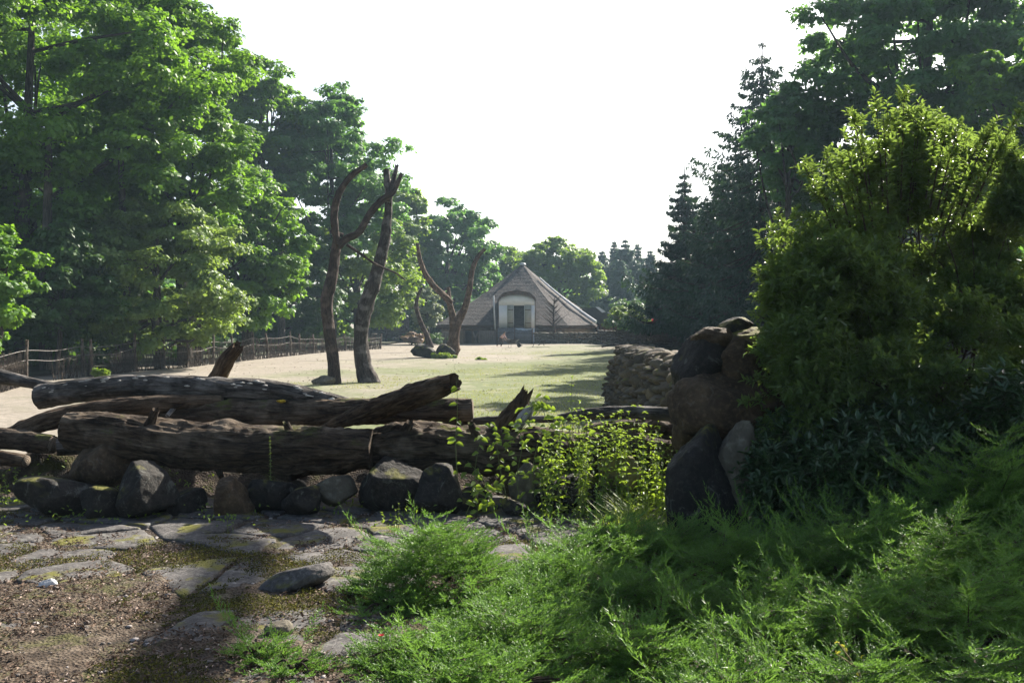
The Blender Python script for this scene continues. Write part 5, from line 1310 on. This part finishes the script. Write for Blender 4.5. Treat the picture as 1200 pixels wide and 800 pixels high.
def juniper(label, domes, seed, dens=1250, slen=(.10, .20), tip=.35, name='juniper', wisps=2):
    rs = np.random.RandomState(seed); x0, y0 = domes[0][0], domes[0][1]
    t = thing(name, label, 'juniper', (x0, y0, gh1(x0, y0)), 'creeping junipers'); VV, FF, n0 = [], [], 0; T = Acc(); FR = []
    def emit(p, az, el, s, tone):
        nonlocal n0
        Pp, Dd, Ll = TPL[rs.randint(len(TPL))]; ca, sa, ce, se = math.cos(az), math.sin(az), math.cos(el), math.sin(el)
        X = np.array([ca * ce, sa * ce, se]); Y = np.array([-sa, ca, 0]); Z = np.cross(X, Y); M = np.stack([X, Y, Z]); ro = rs.uniform(-.6, .6)
        Y2 = Y * math.cos(ro) + Z * math.sin(ro); Z2 = np.cross(X, Y2); M = np.stack([X, Y2, Z2])
        w = p + (Pp * s) @ M; d = Dd @ M; L = Ll * s * 1.25; sd = unit(np.cross(d, rdir(rs, len(d)))) * .0024
        V = np.stack([w - sd, w + sd, w + d * L[:, None]], 1).reshape(-1, 3); VV.append(V); FF.append(np.arange(len(V)).reshape(-1, 3) + n0); n0 += len(V)
        FR.append(np.clip(tone + rs.rand(len(w)) * .3, 0, 1)); e = p + X * s
        T.add(np.stack([p + Y * .003, p - Y * .003, e]), tris=[[0, 1, 2]])
    domes = [(a, b_, max(.12, rx - .10), max(.10, ry - .08), h * 1.3) for a, b_, rx, ry, h in domes]
    for (cx, cy_, rx, ry, h) in domes:
        n = int(dens * 1.25 * math.pi * rx * ry * (1 + h)); 
        for _ in range(n):
            a = rs.rand() * 6.283; r = rs.rand() ** .55; dx, dy = math.cos(a) * r, math.sin(a) * r
            lump = 1 + .35 * math.sin(dx * 5 + seed) * math.cos(dy * 6 + seed * 2)
            if math.sin(x_f(cx, dx, rx) * 11.7 + 3 * math.sin(y_f(cy_, dy, ry) * 6)) * math.sin(y_f(cy_, dy, ry) * 12.3 + 2) > .38: continue
            x, y = cx + dx * rx, cy_ + dy * ry; g = gh1(x, y); z = g + h * math.sqrt(max(0, 1 - r * r)) * lump * rs.uniform(.45, 1.0) - .03
            az = math.atan2(dy * rx + rs.normal() * .25, dx * ry + .15 + rs.normal() * .25) + rs.normal() * .45; el = rs.uniform(-.15, .28) + (1 - r) * .2
            emit(np.array([x, y, max(g, z - .06)]), az, el, rs.uniform(*slen) * (.75 + .25 * (1 - r)), rs.rand() * .55 + .15 * (z - g) / max(h, .1))
        for _ in range(wisps):
            a = rs.rand() * 6.283; x, y = cx + math.cos(a) * rx * .8, cy_ + math.sin(a) * ry * .8; g = gh1(x, y)
            emit(np.array([x, y, g + h * .6]), a, rs.uniform(.4, .9), slen[1] * 1.3, .8)
    me = mk_mesh('foliage', np.concatenate(VV), [np.concatenate(FF)], False, {'rnd': ('FACE', 'FLOAT', np.concatenate(FR))}); put('foliage', me, t, MAT['juniper'])
    rs2 = np.random.RandomState(seed + 1)
    for (cx, cy_, rx, ry, h) in domes:
        for _ in range(5):
            a = rs2.rand() * 6.283; e = np.array([cx + math.cos(a) * rx * .8, cy_ + math.sin(a) * ry * .8, gh1(cx, cy_) + h * .2]); b = np.array([cx, cy_, gh1(cx, cy_)]); tube(T, [b, (b + e) / 2 + [0, 0, h * .25], e], [.009, .006, .003], 10, 6, .1, 9, 3, False)
    put('stems', T.mesh('stems'), t, MAT['bark_twig'])
def dome(px, py, rx, ry, h, z=.88): g = G(px, py, z); return (g.x, g.y, rx, ry, h)
juniper('sunlit round juniper mound in the middle, beside the mossy soil', [dome(508, 698, .56, .46, .36), dome(455, 722, .30, .27, .16), dome(560, 720, .36, .3, .18)], 1)
juniper('small bright juniper tuft alone on the soil at the bottom left', [dome(300, 778, .22, .20, .14), dome(345, 800, .2, .16, .12)], 2, slen=(.09, .16))
juniper('broad juniper carpet running along the bottom centre of the picture', [dome(500, 785, .45, .34, .16), dome(620, 780, .55, .42, .20), dome(600, 740, .42, .35, .16), dome(580, 830, .6, .3, .16), dome(760, 800, .5, .35, .2)], 3)
juniper('juniper rising behind the centre, at the foot of the boulder pillar', [dome(720, 655, .55, .42, .26), dome(670, 690, .5, .40, .22), dome(800, 655, .55, .42, .22), dome(640, 665, .3, .25, .16), dome(620, 725, .5, .4, .16)], 4, wisps=4)
juniper('shaded juniper hummock right of the centre with brown gaps', [dome(760, 725, .5, .4, .22), dome(860, 690, .5, .42, .25), dome(900, 740, .45, .4, .22), dome(890, 790, .5, .35, .22)], 5)
juniper('dark juniper spreading over the lower right', [dome(1000, 690, .55, .45, .34, .95), dome(1090, 720, .50, .42, .34, .95), dome(1010, 770, .5, .4, .3, .95), dome(1140, 790, .5, .4, .34, .95), dome(1200, 730, .45, .42, .36, .98), dome(1010, 850, .5, .3, .26, .95), dome(1160, 860, .5, .3, .28, .97), dome(850, 850, .45, .3, .2, .9)], 6, wisps=4)
juniper('taller juniper arching in from the right edge beneath the evergreen shrub', [(3.0, 5.9, .55, .40, .52), (3.5, 5.4, .5, .5, .55), (2.55, 5.6, .35, .35, .34)], 7, slen=(.14, .26), wisps=6)
juniper('juniper with long silvery tips in front of the evergreen shrub', [(1.75, 6.1, .45, .32, .22), (2.2, 5.8, .45, .35, .24)], 8, slen=(.14, .26), wisps=8)

# ------------------------------------------------------------------ nettles, climbers, weeds
def herb_plant(A, T, rs, base, h, lean, pair, L, W, wscale=1.0):
    n = max(4, int(h / pair)); u = np.linspace(.12, 1, n); b = np.array(base); top = b + np.array([lean[0], lean[1], h])
    pts = b + (top - b) * u[:, None] + np.array([lean[0], lean[1], 0]) * (u[:, None] ** 2 - u[:, None]) * .8
    tube(T, [b, (b + top) / 2 - np.array([lean[0], lean[1], 0]) * .2, top], [.0042, .003, .0015], 10, 5, 0, caps=False)
    P_, D_, N_, S_ = [], [], [], []
    for i in range(n):
        a = (i % 2) * 1.57 + rs.uniform(-.3, .3); sz = (1.25 - u[i] * .75) * rs.uniform(.8, 1.15)
        for s in (0, math.pi): P_.append(pts[i]); D_.append([math.cos(a + s), math.sin(a + s), rs.uniform(-.9, .35)]); N_.append([rs.uniform(-.6, .6), rs.uniform(-.6, .6), 1]); S_.append(sz)
    for k in range(4): P_.append(top); D_.append([math.cos(k * 1.6), math.sin(k * 1.6), .9]); N_.append([math.cos(k * 1.6 + 3.1), math.sin(k * 1.6 + 3.1), .5]); S_.append(.45)
    S_ = np.array(S_); leaf_arr(A, np.array(P_), unit(np.array(D_, float)), unit(np.array(N_, float)), L * S_, W * S_, near=True, fr=np.clip(.3 + .5 * rs.rand(len(S_)), 0, 1))
def nettles():
    rs = np.random.RandomState(12); A = Acc(); T = Acc(); 
    for i in range(230):
        px = rs.uniform(636, 796); D = rs.uniform(7.65, 8.9); yt = np.interp(px, [640, 670, 700, 740, 775, 795], [505, 486, 492, 480, 500, 545]) + abs(rs.normal()) * 45 - 12 + (8.9 - D) * 14
        top = P(px, yt, D); g = gh1(top.x, D); h = top.z - g
        if h < .12: continue
        herb_plant(A, T, rs, (top.x + rs.uniform(-.05, .05), D, g), h, (rs.uniform(-.06, .06), rs.uniform(-.05, .02)), .052, .060, .031)
    o = put('nettles', A.mesh('nettles'), mat=MAT['herb'], kind='stuff'); put('nettle_stems', T.mesh('nettle_stems', True), mat=MAT['bark_herb'], kind='stuff')
MAT['bark_herb'] = m_plain('herb_stem', (.14, .17, .06), .7, .2, 20, 0)
nettles()
def weed(label, px, yb, yt, D, seed, pair=.04, L=.035, W=.016, n=1, spread=.05, name='weed_plant', mat='herb'):
    rs = np.random.RandomState(seed); b = P(px, yb, D); t = thing(name, label, 'plant', b, 'single weeds'); A = Acc(); T = Acc()
    for i in range(n):
        f = 1 if i == 0 else rs.uniform(.55, .95); dx = rs.uniform(-spread, spread) if i else 0
        herb_plant(A, T, rs, (b.x + dx, b.y + dx * .3, b.z), (yb - yt) * D / FPX * f, (rs.uniform(-.03, .03) + dx * .4, rs.uniform(-.02, .02)), pair, L, W)
    put('stem', T.mesh('stem', True), t, MAT['bark_herb']); put('leaves', A.mesh('leaves'), t, MAT[mat])
weed('slim pale weed standing in front of the left front log', 317, 568, 512, 7.95, 1, .028, .022, .012)
weed('pair of sunlit weeds growing between paving stones at the left', 268, 660, 601, 7.15, 2, .04, .03, .014, 2, .10)
weed('small weed with upright stalk on the paving left of the centre', 467, 634, 590, 7.0, 3, .035, .026, .012, 2, .07)
weed('little leafy weed on the paving below the dark climbers', 620, 650, 612, 7.1, 4, .025, .024, .014, 3, .05)
weed('weed with curled pale tips in front of the broad dark boulder', 681, 622, 583, 7.3, 5, .03, .025, .014, 3, .05)
weed('tall thin nettle rising above all others, seen against the paddock', 667, 560, 441, 8.3, 6, .07, .055, .026)
weed('thin nettle standing beside the tallest one, before the paddock', 683, 565, 470, 8.4, 7, .06, .055, .028)
weed('green seedling clump on the soil above the long tilted stone', 333, 668, 652, 6.6, 8, .02, .035, .016, 6, .08)
weed('tiny bright seedling on the mossy soil, lower one of two at the left', 64, 768, 756, 4.75, 9, .012, .024, .012, 5, .03)
weed('tiny bright seedling on the mossy soil, upper one of two at the left', 86, 738, 724, 5.05, 10, .012, .024, .012, 5, .03)
weed('weed with drooping leaves growing by the left frame edge beside the low logs', 22, 590, 548, 8.0, 11, .03, .04, .022, 6, .14)
def climber():
    rs = np.random.RandomState(6); t = thing('climbing_plant', 'leafy climber with broad pointed leaves hanging over the right front log', 'climber', P(600, 600, 8.0)); A = Acc(); T = Acc()
    paths = [[(536, 560), (534, 520), (536, 480), (535, 442)], [(560, 600), (556, 560), (562, 520), (570, 500)], [(600, 605), (588, 560), (582, 520), (580, 492)], [(612, 600), (606, 560), (612, 520), (606, 498)], [(580, 610), (572, 580), (566, 560), (548, 540)],
             [(630, 600), (624, 560), (630, 520), (640, 500)], [(640, 590), (636, 550), (650, 515), (655, 492)], [(610, 560), (640, 545), (670, 540), (690, 520)], [(590, 530), (610, 505), (625, 490), (640, 476)], [(545, 605), (552, 590), (565, 575), (590, 570)], [(620, 480), (632, 470), (640, 490), (650, 505)]]
    for i, pth in enumerate(paths):
        D = 7.95 + .05 * (i % 3) - .12; W = np.array([P(x, y, D)[:] for x, y in pth]); c, r, TT = tube(T, W, [.004, .003, .002], 30, 5, 0, caps=False)
        k = 26 if i else 14; ix = rs.randint(1, 30, k); s = rs.choice([-1, 1], k)
        d = np.stack([s * rs.uniform(.4, 1, k), rs.uniform(-.9, .1, k), rs.uniform(-.6, .15, k)], 1); nn = np.stack([rs.normal(size=k) * .3, rs.uniform(-.9, -.1, k), rs.uniform(.4, 1, k)], 1)
        off = rs.normal(size=(k, 3)) * [.05, .05, .04] if i else 0
        leaf_arr(A, c[ix] + off, unit(d), unit(nn), rs.uniform(.045, .085, k), rs.uniform(.03, .055, k), near=True, fr=rs.rand(k))
    put('stems', T.mesh('stems', True), t, MAT['bark_herb']); put('leaves', A.mesh('leaves'), t, MAT['herb'])
climber()
def blades(A, rs, P0, h, w, bend=.4, seg=2):
    n = len(P0); a = rs.rand(n) * 6.283; d = np.stack([np.cos(a), np.sin(a), 0 * a], 1); s = np.stack([-np.sin(a), np.cos(a), 0 * a], 1); h = np.broadcast_to(h, (n,))[:, None] * rs.uniform(.6, 1.25, (n, 1))
    m = P0 + d * h * bend * .3 + [0, 0, 1] * h * .6; e = P0 + d * h * bend + [0, 0, 1] * h * .95
    V = np.stack([P0 - s * w, P0 + s * w, m + s * w * .7, m - s * w * .7, e], 1).reshape(-1, 3); b = np.arange(n)[:, None] * 5
    A.add(V, quads=b + [0, 1, 2, 3], tris=b + [3, 2, 4], fr=rs.rand(n))
def grasses():
    rs = np.random.RandomState(3); A = Acc(); c = []
    for _ in range(60): g = G(rs.uniform(715, 795), rs.uniform(600, 640), .9); c.append([g.x, g.y])
    c = np.array(c)[:22]; k = 16; p = np.repeat(c, k, 0) + rs.normal(size=(len(c) * k, 2)) * .05; P0 = np.c_[p, gh(p[:, 0], p[:, 1])]; blades(A, rs, P0, .24, .005, .9)
    put('pale_grass', A.mesh('pale_grass'), mat=MAT['paleherb'], kind='stuff')
    A = Acc(); n = 90000; y = 13 + 62 * rs.rand(n) ** 1.3; x = rs.uniform(-.30, .26, n) * y; m = fbm(np.c_[x * .35, y * .35, 0 * x], 3, 9) + (x + 2) * .05 + (55 - y) * .01
    q = m > .12; x, y = x[q], y[q]; P0 = np.c_[x, y, gh(x, y) + .02 * fbm(np.c_[x, y, x * 0] * .6, 3, 4) + .0]
    # wider, taller blades in the far part would be out of scale: keep them all grazed short
    blades(A, rs, P0, .055, .006, .5); put('short_grass', A.mesh('short_grass'), mat=m_leaf('grazed_grass', (.11, .16, .04), (.26, .28, .10), .3), kind='stuff')
    # straw, dung and small stones scattered over the paddock
    A = Acc(); n = 2200; y = 12 + 75 * rs.rand(n); x = rs.uniform(-.42, .24, n) * y; N = rdir(rs, n) * .5 + [0, 0, .8]; s = rs.uniform(.4, 1.6, n)
    leaf_arr(A, np.c_[x, y, gh(x, y) + .06 * fbm(np.c_[x, y, x * 0] * .15, 3, 21) + .03 + .02 * rs.rand(n)], unit(rdir(rs, n) * [1, 1, .2]), unit(N), .075 * s, .03 * s, near=True, fr=rs.rand(n))
    put('paddock_litter', A.mesh('paddock_litter'), mat=m_rndcol('paddock_litter', [(0, (.05, .04, .03)), (.6, (.14, .11, .08)), (1, (.34, .29, .22))], .9), kind='stuff')
    # grass and weeds between the logs and the paddock
    A = Acc(); n = 16000; x = rs.uniform(-6, 3.4, n); y = rs.uniform(10.2, 15, n); q = fbm(np.c_[x, y, x * 0] * .8, 3, 2) > -.05; x, y = x[q], y[q]; blades(A, rs, np.c_[x, y, gh(x, y)], .22, .004, .5); put('long_grass', A.mesh('long_grass'), mat=MAT['herb'], kind='stuff')
    # weeds and grass at the feet of the boulders
    A = Acc(); n = 2600; px = rs.uniform(-40, 700, n); D = rs.uniform(7.3, 8.9, n); x = (px - 600) / FPX * D; q = fbm(np.c_[x * 2.2, D * 2.2, x * 0], 3, 12) > .12; x, D = x[q], D[q]
    N = rdir(rs, len(x)) * .4 + [0, -.2, .8]; leaf_arr(A, np.c_[x, D, gh(x, D) + rs.uniform(.02, .2, len(x)) ** 1.3], unit(rdir(rs, len(x)) + [0, 0, .1]), unit(N), .035, .018, near=True); put('ground_weeds', A.mesh('ground_weeds'), mat=MAT['herb'], kind='stuff')
    # grass on the far right bank
    A = Acc(); n = 20000; y = rs.uniform(55, 98, n); x = rs.uniform(9, 26, n); q = x > np.interp(y, [50, 70, 85, 98.7], [24.5, 19.6, 14, 9.2]); x, y = x[q], y[q]; blades(A, rs, np.c_[x, y, gh(x, y) + .1], .35, .03, .4); put('bank_grass', A.mesh('bank_grass'), mat=MAT['far_leaf'], kind='stuff')
grasses()
# ------------------------------------------------------------------ moss, litter and pebbles on the soil
def region(rs, n, x0=-4.6, x1=1.6, y0=3.6, y1=7.9):
    return rs.uniform(x0, x1, n), rs.uniform(y0, y1, n)
def litter():
    rs = np.random.RandomState(21)
    def zz(x, y): return soilz(x, y)
    x, y = region(rs, 260000); m = fbm(np.c_[x * 1.9, y * 1.9, x * 0], 4, 33) + .35 * fbm(np.c_[x * 9, y * 9, x * 0], 2, 34)
    edge = np.clip((y - 6.75) / .3, 0, 1); q = m > .08 + .35 * edge; x, y, m = x[q], y[q], m[q]; n = len(x)
    hgt = np.clip((m - .1) * .12, 0, .03); A = Acc(); leaf_arr(A, np.c_[x, y, zz(x, y) + .004 + hgt * rs.rand(n)], unit(rdir(rs, n) * [1, 1, .6] + [0, 0, .35]), unit(rdir(rs, n) + [0, 0, .8]), .013, .008, fr=np.clip(rs.rand(n) * .7 + m * .6, 0, 1))
    put('moss', A.mesh('moss'), mat=m_rndcol('moss', [(0, (.035, .04, .008)), (.5, (.075, .08, .016)), (1, (.19, .17, .03))], .95, .2), kind='stuff')
    x, y = region(rs, 42000); q = fbm(np.c_[x * 2.4, y * 2.4, x * 0], 3, 44) > -.15; x, y = x[q], y[q]; n = len(x)
    A = Acc(); leaf_arr(A, np.c_[x, y, zz(x, y) + .008 + .012 * rs.rand(n)], unit(rdir(rs, n) * [1, 1, .35]), unit(rdir(rs, n) * .55 + [0, 0, .8]), rs.uniform(.010, .034, n), rs.uniform(.006, .016, n), near=True)
    put('leaf_litter', A.mesh('leaf_litter'), mat=m_rndcol('leaf_litter', [(0, (.05, .03, .02)), (.45, (.14, .09, .06)), (.85, (.20, .145, .11)), (.97, (.36, .28, .24)), (1, (.5, .44, .42))], .85, .15), kind='stuff')
    x, y = region(rs, 1700); n = len(x); v, f = ico(1); s = .004 + .014 * rs.rand(n) ** 3; c = np.c_[x, y, zz(x, y) + s * .3]
    V = (v[None] * s[:, None, None] * rs.uniform(.7, 1.3, (n, 1, 3)) * [1.3, 1.1, .6] * rs.uniform(.85, 1.15, (n, len(v), 1)) + c[:, None]).reshape(-1, 3); F = (f[None] + (np.arange(n) * len(v))[:, None, None]).reshape(-1, 3)
    me = mk_mesh('pebbles', V, [F], True, {'rnd': ('FACE', 'FLOAT', np.repeat(rs.rand(n), len(f)))}); put('pebbles', me, mat=m_rndcol('pebbles', [(0, (.07, .06, .05)), (.6, (.2, .17, .15)), (1, (.42, .38, .36))], .85), kind='stuff')
    # twigs
    A = Acc()
    for i in range(240):
        x, y = rs.uniform(-4.4, .6), rs.uniform(3.8, 7.6); a = rs.rand() * 6.28; L = rs.uniform(.03, .12); z = float(zz([x], [y])[0]) + .012
        tube(A, [(x, y, z), (x + math.cos(a) * L, y + math.sin(a) * L, z + rs.uniform(0, .015))], [.002, .001], 3, 4, 0, caps=False)
    put('twig_litter', A.mesh('twig_litter', True), mat=MAT['bark_twig'], kind='stuff')
litter()
def flower():
    b = G(447, 792, .95); z0 = gh1(b.x, b.y); t = thing('red_flower', 'tiny red flower showing above the juniper at the bottom edge', 'flower', (b.x, b.y, z0)); A = Acc(); T = Acc(); c = np.array([b.x, b.y, z0 + .20])
    tube(T, [(b.x, b.y, z0), c], [.0018, .0015], 6, 5, 0, caps=False); k = 6; a = np.arange(k) * 6.283 / k; leaf_arr(A, np.tile(c, (k, 1)), np.stack([np.cos(a), np.sin(a), .5 + 0 * a], 1), np.tile([0, 0, 1.], (k, 1)), .018, .014, near=True)
    put('stem', T.mesh('stem', True), t, MAT['bark_herb']); put('petals', A.mesh('petals'), t, MAT['red'])
flower()
MAT['bud'] = m_leaf('yellow_buds', (.35, .33, .06), (.5, .45, .1), .3)
def sprig():
    rs = np.random.RandomState(14); b = G(1015, 812, 1.0); z0 = gh1(b.x, b.y); t = thing('young_shoot', 'thin branching shoot with yellowish buds at the bottom edge on the right', 'shoot', (b.x, b.y, z0)); T = Acc(); A = Acc(); D = b.y
    q = lambda x, y: np.array(P(x, y, D - .15)); tube(T, [q(1016, 812), q(1005, 785), q(982, 752)], [.005, .004, .002], 12, 6, .1, 9, caps=False); tube(T, [q(1004, 783), q(990, 772), q(980, 766)], [.003, .0015], 6, 5, caps=False)
    for (x, y) in ((1008, 770), (1004, 792), (980, 766), (982, 752), (990, 758), (1014, 800)): A = Acc(); leaf_arr(A, np.array([q(x, y)] * 2), unit(rdir(rs, 2) + [0, 0, .6]), rdir(rs, 2), .022, .012, near=True); put('bud', A.mesh('bud'), t, MAT['bud'])
    put('stem', T.mesh('stem', True), t, MAT['dryw'])
MAT['dryw'] = m_plain('yellowish_stem', (.35, .27, .14), .8, .2, 30, 0)
sprig()

# ------------------------------------------------------------------ haze
def haze():
    bm = bmesh.new(); bmesh.ops.create_cube(bm, size=1.0); me = bpy.data.meshes.new('haze'); bm.to_mesh(me); bm.free()
    o = bpy.data.objects.new('haze', me); COL.objects.link(o); o.scale = (900, 720, 46); o.location = (0, 280, 21); o['kind'] = 'stuff'
    m, nt = M_new('haze'); v = nt.nodes.new('ShaderNodeVolumePrincipled'); v.inputs['Density'].default_value = HAZE
    v.inputs['Color'].default_value = (.58, .80, 1.0, 1); v.inputs['Anisotropy'].default_value = .2
    u = nt.nodes.new('ShaderNodeOutputMaterial'); nt.links.new(v.outputs[0], u.inputs['Volume']); me.materials.append(m)
    try: m.cycles.homogeneous_volume = True
    except Exception: pass
HAZE = 0.00042
haze()
